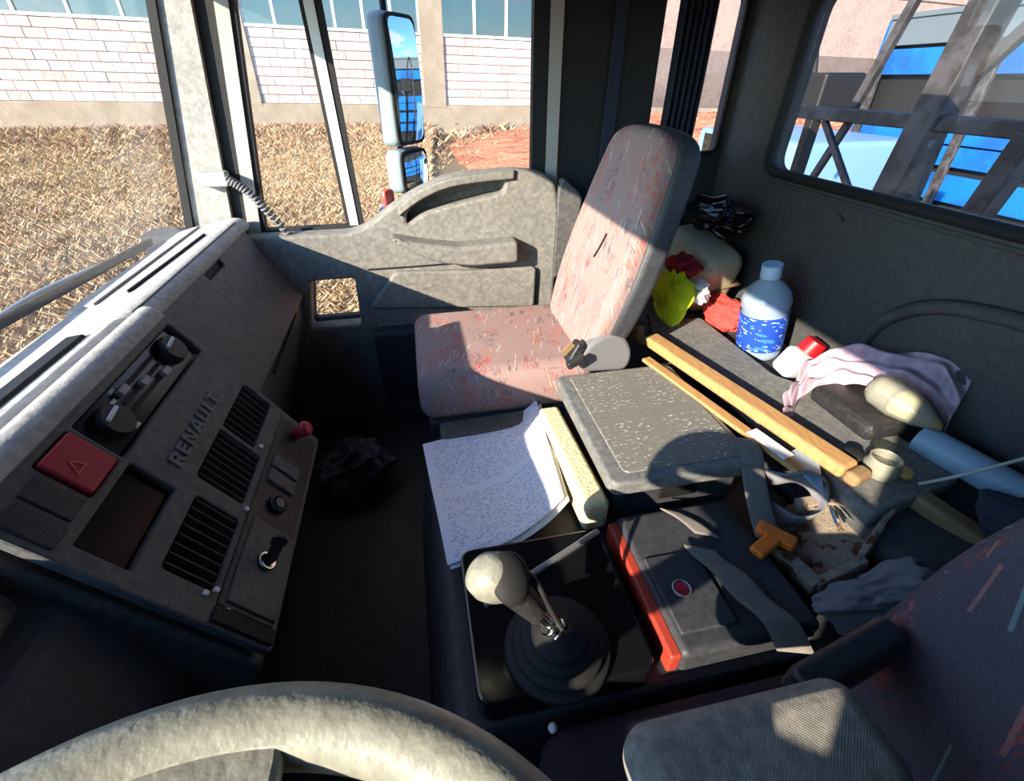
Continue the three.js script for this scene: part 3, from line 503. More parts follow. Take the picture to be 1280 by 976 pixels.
{
  const c = thing('portable_case', 'flat black plastic case with a red side and a round red emblem', 'case', [0.5, 0.41, -0.48]);
  part(c, 'shell', box(0.372, 0.655, 0.405, 0.47, -0.640, -0.325, 0.014, 3), M.navy);
  part(c, 'side_band', box(0.352, 0.376, 0.408, 0.462, -0.632, -0.330, 0.006), M.redSide = std({ color: 0xa33a2c, roughness: 0.45 }), 'red side band');
  part(c, 'raised_panel', box(0.385, 0.50, 0.466, 0.476, -0.52, -0.36, 0.004), M.navy);
  part(c, 'emblem', lathe([[0.0001, 0.006], [0.012, 0.005], [0.013, 0.003], [0.017, 0.004], [0.018, 0], [0.0001, 0]], 28).translate(0.428, 0.4755, -0.44), M.red, 'round red emblem');
  part(c, 'emblem_ring', new THREE.TorusGeometry(0.017, 0.0022, 8, 32).rotateX(Math.PI / 2).translate(0.428, 0.479, -0.44), M.alu);
}
/* ---------- belts, buckle and the clutter behind the box ---------- */
single('belt_strap', 'grey belt webbing hanging over the box edge down to the orange buckle', 'strap', [0.69, 0.5, -0.6], strip([[0.735, 0.562, -0.735], [0.725, 0.562, -0.69], [0.70, 0.535, -0.63], [0.68, 0.50, -0.56], [0.665, 0.485, -0.51]], [[1, 0, 0.35], [1, 0, 0.2], [1, 0, 0.2], [1, 0, 0.1]], 0.052, 0.004, 30, 4), M.web);
single('belt_strap', 'pale worn belt webbing draped across the black case towards the driver seat', 'strap', [0.55, 0.48, -0.38], strip([[0.505, 0.485, -0.515], [0.525, 0.487, -0.46], [0.54, 0.49, -0.40], [0.562, 0.488, -0.34], [0.575, 0.46, -0.295]], [[1, 0, 0.5], [1, 0, 0.3], [1, 0, 0.25], [1, 0, 0.3]], 0.064, 0.004, 30, 4, (t) => 0.004 * Math.sin(t * 14)), M.web);
single('belt_strap', 'short pale webbing end lying on the far corner of the black case', 'strap', [0.56, 0.48, -0.58], strip([[0.50, 0.476, -0.625], [0.525, 0.478, -0.59], [0.545, 0.477, -0.545]], [[1, 0, 0.6], [1, 0, 0.5]], 0.05, 0.004, 16, 4), M.web);
single('belt_strap', 'dark webbing loop curled beside the stick ends', 'strap', [0.77, 0.5, -0.6], strip([[0.72, 0.52, -0.66], [0.76, 0.53, -0.62], [0.80, 0.55, -0.60], [0.83, 0.53, -0.575], [0.81, 0.49, -0.54], [0.76, 0.47, -0.545], [0.72, 0.475, -0.59]], [[0.3, 1, 0.3], [0.3, 1, 0.3], [0.2, 1, 0.3], [0.3, 1, 0.2]], 0.05, 0.004, 40, 4), M.greyCloth);
{
  const b = thing('orange_buckle', 'orange plastic buckle tongue lying at the end of the grey webbing', 'buckle', [0.67, 0.48, -0.49]);
  part(b, 'crossbar', bar([0.655, 0.495, -0.535], [0.705, 0.49, -0.475], 0.035, 0.022, [0, 1, 0], 0.008), M.orange);
  part(b, 'tongue', bar([0.672, 0.495, -0.50], [0.61, 0.488, -0.475], 0.032, 0.02, [0, 1, 0], 0.008), M.orange);
}
{
  const t = thing('rusty_tray', 'flaking rusty metal bracket lying between the box and the driver backrest', 'bracket', [0.82, 0.42, -0.48]);
  const tilt = (g) => g.translate(-0.69, -0.44, 0).rotateZ(0.25).translate(0.69, 0.425, 0);
  part(t, 'plate', tilt(ext([[0.69, 0.54], [0.715, 0.405], [0.80, 0.41], [0.98, 0.50], [0.94, 0.55], [0.80, 0.60]], 0.006, 0.001).rotateX(-Math.PI / 2).translate(0, 0.44, 0)), M.rust);
  part(t, 'flange', tilt(bar([0.685, 0.462, -0.55], [0.715, 0.462, -0.40], 0.03, 0.04, [0, 1, 0], 0.004)), M.rust);
  part(t, 'flange', tilt(bar([0.715, 0.462, -0.405], [0.83, 0.465, -0.415], 0.018, 0.036, [0, 1, 0], 0.004)), M.rust);
  part(t, 'flange', tilt(bar([0.83, 0.466, -0.425], [0.985, 0.472, -0.505], 0.014, 0.04, [0, 1, 0], 0.004)), M.rust);
  part(t, 'flange', tilt(bar([0.80, 0.468, -0.575], [0.97, 0.472, -0.535], 0.03, 0.03, [0, 1, 0], 0.004)), M.rust);
}
{
  const k = thing('key_bunch', 'bunch of metal keys with a blue tag by the stick end', 'keys', [0.85, 0.49, -0.55]);
  part(k, 'ring', new THREE.TorusGeometry(0.014, 0.002, 8, 24).rotateX(1.2).translate(0.845, 0.512, -0.565), M.chrome);
  for (let i = 0; i < 3; i++) part(k, 'key', join([bar([0.845 + i * 0.008, 0.508, -0.555], [0.83 + i * 0.022, 0.492, -0.505], 0.007, 0.002), new THREE.CylinderGeometry(0.011, 0.011, 0.0025, 16).translate(0.846 + i * 0.008, 0.51, -0.56)]), M.chrome);
  part(k, 'tag', bar([0.86, 0.515, -0.57], [0.885, 0.505, -0.545], 0.018, 0.005, [0, 1, 0], 0.002), M.blueTag);
}
// the two sticks and the scraper
{
  const s = thing('hammer_handle', 'thick pale wooden handle lying along the gap beside the grey lid', 'wooden handle', [0.8, 0.53, -0.9]);
  part(s, 'shaft', bar([0.727, 0.577, -1.25], [0.893, 0.572, -0.578], 0.062, 0.034, [0, 1, 0], 0.012), M.wood);
  part(s, 'dark_tip', bar([0.893, 0.572, -0.578], [0.902, 0.570, -0.545], 0.06, 0.033, [0, 1, 0], 0.012), M.tan);
  const t = thing('thin_stick', 'thin flat wooden stick with a white paper sticker lying beside the thick handle', 'stick', [0.74, 0.53, -0.8]);
  part(t, 'lath', bar([0.67, 0.560, -1.15], [0.80, 0.556, -0.61], 0.03, 0.012, [0, 1, 0], 0.003), M.wood);
  part(t, 'sticker', bar([0.771, 0.566, -0.755], [0.797, 0.565, -0.65], 0.034, 0.004, [0, 1, 0], 0.001), M.white);
  const c = thing('scraper_blade', 'pointed grey metal blade at the end of the thin stick', 'blade', [0.82, 0.54, -0.6]);
  part(c, 'blade', ext([[0.80, 0.665], [0.845, 0.68], [0.86, 0.625], [0.795, 0.535]], 0.004, 0.001).rotateX(-Math.PI / 2).translate(0, 0.556, 0), M.bluegrey);
  const h = thing('stub_tool', 'small tan wooden stub with a wire standing behind the stick top', 'tool handle', [0.705, 0.54, -1.29]);
  part(h, 'grip', rod([0.70, 0.545, -1.275], [0.71, 0.60, -1.30], 0.022, 0.018, 14), M.wood);
  part(h, 'wire', tube([[0.73, 0.55, -1.27], [0.74, 0.60, -1.28], [0.735, 0.64, -1.30], [0.75, 0.56, -1.24]], 0.006, 24, 6), M.iron);
}
/* ---------- rear bunk and what lies on it ---------- */
{
  const b = thing('rear_bunk', 'low dark bunk along the back wall behind the seats', 'bunk', [1.07, 0, -0.7]);
  part(b, 'base', box(0.885, 1.275, 0.0, 0.44, -1.895, 0.55, 0.01), M.navy);
  part(b, 'mattress', smooth(box(0.87, 1.278, 0.43, 0.505, -1.90, 0.55, 0.025, 4)), M.matGrey = plastic(T.wall, 0.85));
}
single('bunk_mat', 'plain grey mat spread over the bunk in front of the bottles', 'mat', [0.96, 0.505, -1.1], ext(roundPoly([[0.80, 1.42], [1.025, 1.42], [1.03, 1.0], [1.13, 0.87], [1.165, 0.53], [0.87, 0.475]], 0.02), 0.042, 0.008).rotateX(-Math.PI / 2).translate(0, 0.506, 0), M.mat);
{
  const b = thing('water_bottle', 'large clear water bottle with a blue label standing on the bunk', 'bottle', [1.12, 0.505, -1.20]);
  const lean = new THREE.Matrix4().makeRotationZ(0.17).setPosition(1.125, 0.505, -1.20), at = (g) => g.scale(0.9, 0.82, 0.9).applyMatrix4(lean);
  part(b, 'body', at(lathe([[0.0001, 0.004], [0.066, 0.0], [0.076, 0.012], [0.078, 0.03], [0.074, 0.04], [0.079, 0.05], [0.080, 0.20], [0.074, 0.21], [0.082, 0.225], [0.083, 0.255], [0.074, 0.285], [0.05, 0.315], [0.033, 0.332], [0.030, 0.35], [0.0001, 0.352]], 40)), M.bottle);
  part(b, 'label', at(new THREE.CylinderGeometry(0.0835, 0.0815, 0.155, 48, 1, true).translate(0, 0.128, 0)), M.label, 'blue wave label', false);
  part(b, 'cap', at(new THREE.CylinderGeometry(0.033, 0.034, 0.05, 24).translate(0, 0.37, 0)), M.bottleCap = std({ color: 0xa9c4e4, roughness: 0.4 }));
}
{
  const b = thing('small_bottle', 'small white plastic bottle with a bright red cap leaning on the rag', 'bottle', [1.14, 0.51, -1.01]);
  const q = new THREE.Matrix4().makeRotationFromEuler(new THREE.Euler(0.25, 0.2, -0.42)).setPosition(1.09, 0.528, -1.03);
  part(b, 'body', smooth(rbox(0.105, 0.09, 0.07, 0.02, 4)).translate(0, 0.045, 0).applyMatrix4(q), M.milky);
  part(b, 'cap', new THREE.CylinderGeometry(0.03, 0.033, 0.042, 24).translate(0.01, 0.11, 0).applyMatrix4(q), M.bright, 'bright red screw cap');
}
{
  const j = thing('beige_canister', 'tilted beige plastic canister in the corner behind the passenger seat', 'canister', [1.12, 0.505, -1.62]);
  const q = new THREE.Matrix4().makeRotationFromEuler(new THREE.Euler(0.3, 0.2, 0.0)).setPosition(1.08, 0.675, -1.61);
  part(j, 'body', smooth(rbox(0.20, 0.25, 0.30, 0.06, 6)).applyMatrix4(q), M.beige);
  part(j, 'seam', smooth(rbox(0.206, 0.012, 0.306, 0.005, 2)).applyMatrix4(q), M.tan);
}
single('bin_bag', 'crumpled glossy black plastic bag on top of the beige canister', 'bag', [1.15, 0.74, -1.66], crumple([1.15, 0.855, -1.66], [0.11, 0.085, 0.18], 5, 0.34, 34), M.bag);
single('safety_vest', 'crumpled bright yellow safety vest beside the passenger backrest', 'vest', [0.89, 0.54, -1.42], crumple([0.885, 0.635, -1.43], [0.05, 0.13, 0.095], 8, 0.42, 36), M.yellow);
single('red_glove', 'dark red glove lying above the yellow vest', 'glove', [0.92, 0.7, -1.49], crumple([0.93, 0.735, -1.475], [0.06, 0.05, 0.08], 9, 0.36, 28), M.darkred);
single('white_wrapper', 'small crumpled white wrapper beside the yellow vest', 'wrapper', [0.95, 0.6, -1.38], crumple([0.965, 0.665, -1.39], [0.045, 0.05, 0.06], 12, 0.4, 16), M.white);
single('red_cloth', 'folded red cloth behind the grey mat next to the large bottle', 'cloth', [1.1, 0.51, -1.39], crumple([1.10, 0.572, -1.385], [0.075, 0.07, 0.12], 14, 0.28, 30), M.redcloth);
{
  const fold = (t, s) => 0.011 * Math.sin(s * 17 + t * 8) + 0.009 * Math.sin(t * 24 + s * 9) + 0.006 * Math.sin(t * 41 - s * 13);
  single('pink_rag', 'pale pink rag draped from the grey mat up to the back wall', 'rag', [1.08, 0.55, -0.86], strip([[0.905, 0.56, -0.80], [0.97, 0.575, -0.86], [1.04, 0.60, -0.90], [1.12, 0.64, -0.89], [1.19, 0.66, -0.81], [1.238, 0.665, -0.73], [1.245, 0.63, -0.66]], [[0.6, 0, -0.7], [0.6, 0.2, -0.7], [0.5, 0.4, -0.6], [0.5, 0.7, -0.4], [0.4, 0.8, -0.3]], (t) => 0.15 - 0.03 * Math.sin(t * 3.1), 0.005, 110, 30, fold), M.rag);
}
single('black_slab', 'flat black tool pouch lying under the pink rag', 'slab', [1.1, 0.51, -0.75], smooth(box(1.03, 1.19, 0.549, 0.60, -0.87, -0.67, 0.018, 4)), M.black);  // plain flat dark block with rounded edges
{
  const b = thing('clear_lamp', 'clear plastic lantern head with a cream reflector lying by the back wall', 'lantern', [1.13, 0.56, -0.69]);
  const q = new THREE.Matrix4().makeRotationFromQuaternion(new THREE.Quaternion().setFromUnitVectors(V(0, 1, 0), V(0.25, -0.15, 0.9).normalize())).setPosition(1.13, 0.635, -0.71);
  part(b, 'lens', lathe([[0.0001, -0.075], [0.03, -0.07], [0.042, -0.05], [0.044, 0.0], [0.03, 0.055], [0.015, 0.085], [0.0001, 0.09]], 28).applyMatrix4(q), M.jar);
  part(b, 'reflector', lathe([[0.0001, -0.01], [0.03, -0.012], [0.036, 0.0], [0.026, 0.045], [0.0001, 0.05]], 24).applyMatrix4(q), M.foam);
  part(b, 'socket', lathe([[0.0001, 0.05], [0.022, 0.05], [0.016, 0.086], [0.008, 0.10], [0.0001, 0.10]], 20).applyMatrix4(q), M.tan);
}
single('blue_tube', 'thick pale blue cardboard tube lying behind the driver seat', 'tube', [1.19, 0.53, -0.56], (() => { const A = V(1.15, 0.575, -0.64), B = V(1.21, 0.57, -0.38), g = lathe([[0.028, 0], [0.036, 0], [0.036, 0.27], [0.028, 0.27], [0.028, 0]], 32); return g.applyQuaternion(new THREE.Quaternion().setFromUnitVectors(V(0, 1, 0), B.clone().sub(A).normalize())).translate(...A.toArray()); })(), M.bluegrey);
{
  const j = thing('glass_jar', 'small squat glass jar on the edge of the grey mat', 'jar', [0.985, 0.545, -0.585]);
  const at = (g) => g.translate(0.975, 0.549, -0.575);
  part(j, 'glass', at(lathe([[0.0001, 0.002], [0.03, 0], [0.036, 0.008], [0.037, 0.03], [0.031, 0.04], [0.032, 0.05], [0.028, 0.05], [0.027, 0.041], [0.033, 0.03], [0.032, 0.01], [0.0001, 0.007]], 28)), M.jar);
  part(j, 'contents', at(new THREE.CylinderGeometry(0.030, 0.030, 0.018, 20).translate(0, 0.018, 0)), M.lightgrey);
  single('brass_cap', 'small brass coloured cap next to the glass jar', 'cap', [1.03, 0.548, -0.565], lathe([[0.0001, 0.016], [0.014, 0.016], [0.018, 0.01], [0.019, 0], [0.0001, 0]], 20).translate(1.03, 0.548, -0.56), std({ color: 0xd9b46a, roughness: 0.4, metalness: 0.3 }));
}
single('rubber_plug', 'black rubber plug on the mat behind the thick handle end', 'plug', [0.945, 0.548, -0.615], lathe([[0.0001, 0.03], [0.018, 0.03], [0.024, 0.02], [0.027, 0], [0.0001, 0]], 20).translate(0.945, 0.548, -0.625), M.rubber);
single('tan_stick', 'tan wooden stick end poking out beside the grey cloth', 'stick', [1.04, 0.5, -0.47], bar([1.02, 0.53, -0.515], [1.09, 0.50, -0.38], 0.05, 0.04, [0, 1, 0], 0.012), M.tan);
single('twisted_cord', 'thin pale twisted cord running from the rusty bracket to the back wall', 'cord', [1.05, 0.55, -0.48], tube([[1.03, 0.555, -0.525], [1.06, 0.60, -0.495], [1.10, 0.655, -0.465], [1.15, 0.72, -0.43]], 0.004, 30, 6), M.lightgrey);
single('folded_jacket', 'dark navy folded jacket on the bunk behind the driver backrest', 'jacket', [1.15, 0.506, -0.36], crumple([1.12, 0.56, -0.33], [0.11, 0.07, 0.14], 17, 0.3, 24), M.curtain);
single('grey_cloth', 'crumpled grey cloth stuffed between the rusty bracket and the driver backrest', 'cloth', [0.9, 0.42, -0.4], crumple([0.80, 0.475, -0.345], [0.13, 0.065, 0.06], 19, 0.4, 34), M.greyCloth);
single('floor_rag', 'crumpled lilac rag on the floor in front of the passenger seat', 'rag', [-0.33, 0, -1.36], crumple([-0.33, 0.085, -1.36], [0.14, 0.11, 0.13], 23, 0.32, 34), M.lilac);
/* ---------- small things on the pillars ---------- */
{
  const c = thing('coiled_cable', 'coiled dark cable hanging from a bracket on the windscreen pillar', 'cable', [-0.6, 1.02, -1.81]);
  part(c, 'bracket', box(-0.69, -0.60, 1.0, 1.045, -1.842, -1.80, 0.006), M.lightgrey);
  const cv = new THREE.CatmullRomCurve3([V(-0.60, 1.025, -1.80), V(-0.55, 0.985, -1.80), V(-0.50, 0.915, -1.795), V(-0.445, 0.82, -1.79), V(-0.43, 0.70, -1.80)]), pts = [];
  for (let i = 0; i <= 420; i++) { const t = i / 420, p = cv.getPoint(t), a = t * 26 * 6.2832, tg = cv.getTangent(t), n = V(0, 0, 1), m = n.clone().cross(tg); pts.push(p.addScaledVector(n, Math.cos(a) * 0.011).addScaledVector(m, Math.sin(a) * 0.011).toArray()); }
  part(c, 'coil', tube(pts, 0.0042, 900, 6), M.grey);
}
{
  const c = thing('window_curtain', 'narrow dark blue curtain gathered beside the rear side window', 'curtain', [1.04, 1.05, -1.88]);
  part(c, 'drape', strip([[1.04, 1.64, -1.875], [1.04, 1.3, -1.875], [1.035, 1.03, -1.875]], [[1, 0, 0], [1, 0, 0]], 0.13, 0.006, 20, 40, (t, s) => 0.014 * Math.sin(s * 34)), M.curtain);
}
{
  const c = thing('window_curtain', 'wide dark blue curtain drawn across the window of the driver door', 'curtain', [0.02, 0.8, 0.77]);  // unseen curtain, added to keep the sun off the driver seat
  part(c, 'drape', strip([[0.02, 1.63, 0.77], [0.02, 1.2, 0.77], [0.02, 0.76, 0.77]], [[1, 0, 0], [1, 0, 0]], 0.94, 0.006, 20, 160, (t, s) => 0.014 * Math.sin(s * 150)), M.curtain);
}
{
  const c = thing('added_curtain', 'dark blue curtain gathered at the windscreen pillar on the driver side', 'curtain', [-0.6, 1.19, 0.68]);  // also unseen, put in so the driver backrest falls in shade
  part(c, 'drape', strip([[-0.60, 1.60, 0.685], [-0.605, 1.4, 0.685], [-0.61, 1.18, 0.685]], [[0, 0, 1], [0, 0, 1]], 0.12, 0.006, 20, 40, (t, s) => 0.012 * Math.sin(s * 34)), M.curtain);
}
//@@OUT
/* ---------- outside the windscreen and the passenger door ---------- */
{
  const w = thing('windscreen_wiper', 'grey wiper arm and blade resting on the outside of the windscreen', 'wiper', [-0.84, 0.87, -1.2]);
  part(w, 'blade', bar([-0.826, 0.915, -0.70], [-0.832, 0.872, -1.66], 0.012, 0.022, [0, 1, 0], 0.003), M.rubber);
  part(w, 'arm', tube([[-0.855, 0.875, -0.72], [-0.855, 0.885, -0.9], [-0.855, 0.888, -1.1], [-0.845, 0.888, -1.3]], 0.009, 30, 8), M.bluegrey);
  part(w, 'bridge', tube([[-0.838, 0.905, -0.95], [-0.845, 0.905, -1.15], [-0.838, 0.886, -1.42]], 0.005, 20, 6), M.bluegrey);
}
{
  const m = thing('door_mirror', 'tall pale grey door mirror with two glasses outside the passenger window', 'mirror', [0.0, 0.84, -2.18]);
  const q = new THREE.Matrix4().makeBasis(V(0.56, 0, -0.828), V(0, 1, 0), V(0.828, 0, 0.56));
  const at = (g, y) => g.applyMatrix4(q.clone().setPosition(0.015, y, -2.19));
  for (const [y, h, n] of [[1.285, 0.43, 'upper'], [0.975, 0.165, 'lower']]) {
    const hs = part(m, 'housing', at(smooth(rbox(0.20, h, 0.085, 0.03, 5)).translate(0, 0, -0.035), y), M.mirrorHouse);
    part(hs, 'mirror_glass', at(convex(0.168, h - 0.032, h > 0.3 ? 1.5 : 0.5).translate(0.002, 0, h > 0.3 ? 0.026 : 0.022), y), M.mirror);
    part(hs, 'rim', at(tube(roundPoly(rect(-0.09, 0.094, -h / 2 + 0.01, h / 2 - 0.01), 0.03).map(([a, b]) => [a, b, 0.006]), 0.007, 80, 6, true), y), M.rubber);
  }
  part(m, 'arm', join([rod([-0.03, 0.78, -2.24], [-0.03, 1.7, -2.24], 0.012), rod([-0.03, 0.80, -2.24], [-0.25, 0.78, -1.95], 0.012)]), M.rubber);
}
{
  const l = thing('marker_lamp', 'small red marker lamp on the outside below the door mirror', 'lamp', [-0.10, 0.83, -2.02]);
  part(l, 'lens', smooth(box(-0.125, -0.075, 0.87, 0.935, -2.04, -2.0, 0.015, 4)), M.lamp);
  part(l, 'base', box(-0.14, -0.06, 0.82, 0.875, -2.05, -1.95, 0.01), M.mirrorHouse);
}
const GY = -1.3;
{
  const g = new THREE.PlaneGeometry(150, 150, 220, 220).rotateX(-Math.PI / 2), p = g.attributes.position;
  for (let i = 0; i < p.count; i++) { const x = p.getX(i), z = p.getZ(i); p.setY(i, GY + 0.12 * (fbm(x / 60 + 9, z / 60 + 9, 0, 3) - 0.5)); }
  g.computeVertexNormals(); struct('ground', g, M.ground);
}
// dry grass
{
  const r = rng(61), blades = [];
  for (let k = 0; k < 10; k++) {
    const a = r() * 6.28, l = 0.7 + r() * 0.6, b = 0.25 + r() * 0.5, w = 0.014, ox = (r() - 0.5) * 0.3, oz = (r() - 0.5) * 0.3, cx = Math.cos(a), cz = Math.sin(a);
    const g = new THREE.BufferGeometry();
    g.setAttribute('position', new THREE.Float32BufferAttribute([ox - cz * w, 0, oz + cx * w, ox + cz * w, 0, oz - cx * w, ox + cx * b * 0.4 + cz * w * 0.7, l * 0.6, oz + cz * b * 0.4 - cx * w * 0.7, ox + cx * b, l, oz + cz * b], 3));
    g.setIndex([0, 1, 2, 0, 2, 3]); g.computeVertexNormals(); blades.push(g);
  }
  const geo = mergeGeometries(blades), n = 150000, m = new THREE.InstancedMesh(geo, std({ color: 0xffffff, roughness: 0.95, side: THREE.DoubleSide }), n);
  m.name = 'dry_grass'; m.castShadow = m.receiveShadow = true;
  const q = new THREE.Object3D(), c = new THREE.Color(), cols = [[0.88, 0.74, 0.52], [0.80, 0.64, 0.44], [0.93, 0.83, 0.64], [0.62, 0.47, 0.34], [0.76, 0.68, 0.46], [0.68, 0.50, 0.40]];
  for (let i = 0; i < n; i++) {
    const d = 3.2 + 27.6 * Math.pow(r(), 0.75), ang = -1.02 + 1.45 * r(), x = Math.sin(ang) * d / Math.cos(ang) * 0.94, z = -d, k = fbm(x / 40 + 5, z / 40 + 5, 0, 3), far = sm(17, 29, d);
    const s = (0.10 + 0.16 * r() + 0.42 * far * r()) * (0.7 + 0.7 * k);
    q.position.set(x, GY - 0.06, z); if (x > 0.5 + 0.03 * (d - 12) + 0.5 * (k - 0.5) && d > 9.5) q.position.y -= r() < 0.993 ? 5 : 0; q.rotation.set(0, r() * 6.28, 0); q.scale.set(s * 1.9, s, s * 1.9); q.updateMatrix(); m.setMatrixAt(i, q.matrix);
    const col = r() < 0.45 * far ? cols[r() < 0.5 ? 3 : 5] : cols[Math.floor(r() * 5 * (k > 0.5 ? 1 : 0.62))], v = 0.8 + 0.35 * r();
    c.setRGB(col[0] * v * 0.82, col[1] * v * 0.82, col[2] * v * 0.87, THREE.SRGBColorSpace); m.setColorAt(i, c);
  }
  tag(m, 'dry yellow grass and weeds covering the yard up to the building', 'grass', null, 'stuff'); scene.add(m);
}
// heap of red soil
{
  const g = new THREE.PlaneGeometry(18, 20, 120, 120).rotateX(-Math.PI / 2), p = g.attributes.position;
  for (let i = 0; i < p.count; i++) { const x = p.getX(i), z = p.getZ(i), e = Math.min(1, Math.max(0, (1 - Math.pow(Math.pow(Math.abs(x / 9), 4) + Math.pow(Math.abs(z / 10), 4), 0.25)) * 5)); p.setY(i, -0.25 + e * (0.9 + 0.7 * fbm(x / 16 + 3, z / 16 + 3, 1, 5)) * (0.75 + 0.07 * x)); }
  g.computeVertexNormals(); g.translate(9.4, GY, -19.6);
  const o = mesh('red_soil', g, M.soil); scene.add(o); tag(o, 'low heap of bare reddish soil in front of the white wall', 'soil', null, 'stuff');
}
// long white block building
{
  const b = thing('block_building', 'long building of white painted blocks with white framed windows behind the yard', 'building', [-0.14, 0.1, -30]);
  b.rotation.set(0, 0.1087, -0.0219);
  const add = (root, name, geo, m, uvm = true) => { const o = mesh(name, geo, m, uvm); root.add(o); return o; };
  add(b, 'wall_core', box(-24, 44, -1.6, 3.06, -0.5, -0.05, 0), M.blocks[2]);
  add(b, 'plinth', box(-24, 44, -1.9, 0.0, -0.4, 0.1, 0.02), M.concrete);
  M.endWall = std({ map: T.block, color: 0xbcaea6, roughness: 0.95 });
  add(b, 'upper_wall', box(-24, 44, 6.2, 9.5, -0.5, -0.05, 0), M.endWall);
  add(b, 'roof', box(-24, 44, 9.4, 9.7, -9, 0.2, 0), M.concrete);
  add(b, 'end_wall', box(9.6, 44, -0.02, 6.3, -0.5, -0.05, 0), M.endWall);
  const r = rng(71), rows = 8, H = 3.05 / rows, spans = [[-19.5, -7.75], [-6.85, 1.35], [2.55, 9.6]];
  const variants = [0, 1, 2].map((i) => { const g = metreUV(rbox(0.79, H - 0.025, 0.22, 0.02, 1)); const u = g.attributes.uv; for (let k = 0; k < u.count; k++) u.setXY(k, u.getX(k) + i * 1.37, u.getY(k) + i * 0.71); return g; });
  for (const [s0, s1] of spans) for (let j = 0; j < rows; j++) {
    const off = j % 2 ? 0.4 : 0;
    for (let s = s0 - off; s < s1 - 0.05; s += 0.80) {
      const a = Math.max(s, s0), e = Math.min(s + 0.8, s1), w = e - a - 0.01; if (w < 0.1) continue;
      const o = new THREE.Mesh(variants[Math.floor(r() * 3)], M.blocks[Math.floor(r() * 4)]); o.name = 'block'; o.castShadow = o.receiveShadow = true;
      o.scale.x = w / 0.79; o.position.set((a + e) / 2, (j + 0.5) * H, -0.10 + r() * 0.03); o.rotation.z = (r() - 0.5) * 0.006; b.add(o);
    }
  }
  for (const [a, e] of [[-7.75, -6.85], [1.35, 2.55]]) add(b, 'pilaster', box(a, e, -0.1, 9.4, -0.3, 0.12, 0.02), M.concrete);
  for (const [a, e, n] of [[-19.5, -7.75, 6], [-6.85, 1.35, 6], [2.55, 9.6, 4]]) {
    const w = add(b, 'window', box(a, e, 3.06, 3.18, -0.3, 0.08, 0.01), M.frameWhite);
    for (let i = 0; i < n; i++) {
      const x0 = a + (e - a) * i / n, x1 = a + (e - a) * (i + 1) / n;
      add(w, 'pane', box(x0 + 0.06, x1 - 0.06, 3.2, 6.2, -0.26, -0.24, 0), M.pane);
      add(w, 'mullion', box(x0 - 0.06, x0 + 0.06, 3.15, 6.2, -0.27, -0.12, 0.01), M.frameWhite);
    }
    add(w, 'transom', box(a, e, 4.9, 5.02, -0.27, -0.14, 0.01), M.frameWhite);
  }
}
/* ---------- seen through the rear window ---------- */
{
  const t = thing('lifting_frame', 'dark steel lifting frame of posts, a cross beam and braces right behind the cab', 'frame', [2.4, GY, -2]);
  const P = (a, b, w, h, n) => part(t, n, bar(a, b, w, h, [1, 0, 0], 0.008), M.steel);
  P([2.4, -0.7, -2.22], [2.4, 2.3, -1.90], 0.13, 0.12, 'post');
  P([2.55, -0.7, -2.04], [2.55, 1.28, -2.13], 0.10, 0.10, 'post');
  P([2.4, -0.7, -1.86], [2.4, 1.12, -1.58], 0.09, 0.09, 'post');
  P([2.4, 1.13, -2.95], [2.4, 1.13, -0.4], 0.065, 0.07, 'cross_beam');
  P([2.4, 1.10, -2.66], [2.4, 0.75, -2.28], 0.035, 0.03, 'brace');
  P([2.42, 1.10, -2.50], [2.42, 0.75, -2.64], 0.045, 0.03, 'brace');
  P([2.45, 1.10, -2.55], [2.45, 1.75, -2.36], 0.045, 0.04, 'brace');
  P([2.46, 1.20, -2.05], [2.46, 1.85, -1.55], 0.05, 0.05, 'brace');
  P([2.4, -1.1, -2.9], [2.4, -1.1, 0.6], 0.2, 0.25, 'chassis_beam');
  for (const z of [-2.15, -1.9, -0.5]) P([2.4, -1.3, z], [2.4, -0.6, z], 0.12, 0.1, 'foot');
}
{
  const t = thing('hydraulic_unit', 'dark boxy machine part with hoses beside the lifting frame', 'machine', [2.6, 0, -3.1]);
  part(t, 'body', box(2.6, 2.9, 1.13, 1.33, -3.32, -2.98, 0.02), M.iron);
  part(t, 'stand', box(2.72, 2.80, GY, 1.14, -3.19, -3.12, 0.01), M.iron);
  part(t, 'hose', tube([[2.7, 1.3, -3.2], [2.7, 1.5, -3.28], [2.75, 1.62, -3.42], [2.8, 1.5, -3.5]], 0.018, 24, 8), M.rubber);
}
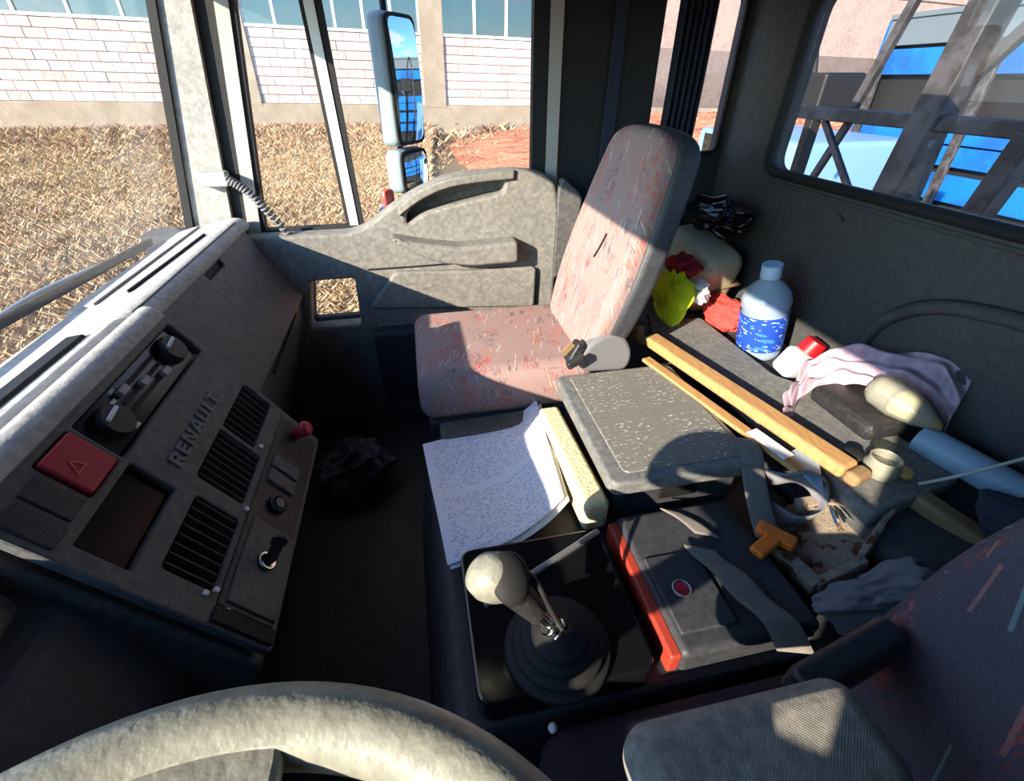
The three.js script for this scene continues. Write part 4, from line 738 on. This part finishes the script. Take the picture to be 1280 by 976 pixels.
{
  const t = thing('slatted_trailer', 'bright blue slatted truck body with dark gaps behind the steel frame', 'trailer', [7, GY, -6]);
  const Z0 = -7.1, Z1 = 1.5;
  part(t, 'inner_wall', box(7.1, 7.18, -0.6, 2.0, Z0, Z1, 0), M.iron);
  for (const [y0, y1] of [[-0.42, -0.15], [-0.08, 0.24], [0.33, 0.56], [0.58, 0.80], [1.34, 1.64]]) part(t, 'plank', box(6.98, 7.06, y0, y1, Z0, Z1, 0.01), M.blue);
  part(t, 'plank', box(6.98, 7.06, 1.68, 1.99, Z0, Z1, 0.01), M.greySlat = std({ color: 0x586166, roughness: 0.6 }), 'grey top plank');
  for (const z of [-7.0, -5.4, -3.8, -2.2, -0.6, 1.0]) part(t, 'stake', box(6.93, 6.99, -0.6, 1.7, z - 0.06, z + 0.06, 0.01), M.steel);
  part(t, 'chassis', box(7.0, 9.2, -0.9, -0.6, Z0, Z1, 0.02), M.iron);
  part(t, 'top_rail', box(6.95, 9.2, 1.98, 2.04, Z0, Z1, 0.01), M.greySlat);
  for (const z of [-6.0, -4.9, -0.5]) part(t, 'wheel', new THREE.CylinderGeometry(0.45, 0.45, 0.28, 32).rotateZ(Math.PI / 2).translate(7.3, -0.86, z), M.rubber);
  part(t, 'end_board', box(7.0, 9.2, -0.6, 1.98, Z0 - 0.06, Z0, 0.01), M.blue);
}
{
  const t = thing('parked_truck', 'pale blue and white truck front parked beyond the steel frame', 'truck', [5, GY, -6.3]);
  part(t, 'cab_body', smooth(box(4.6, 6.4, -0.75, 0.66, -7.6, -5.35, 0.08, 4)), std({ color: 0x7196bd, roughness: 0.4 }));
  part(t, 'bumper', box(4.5, 4.72, -0.75, 0.28, -7.55, -5.4, 0.03), M.white);
  part(t, 'windscreen', box(4.585, 4.61, 0.34, 0.60, -7.4, -5.55, 0.005), M.pane);
  for (const z of [-7.3, -5.6]) part(t, 'wheel', new THREE.CylinderGeometry(0.42, 0.42, 0.25, 28).rotateX(Math.PI / 2).translate(5.4, -0.88, z), M.rubber);
}
renderer.render(scene, camera);
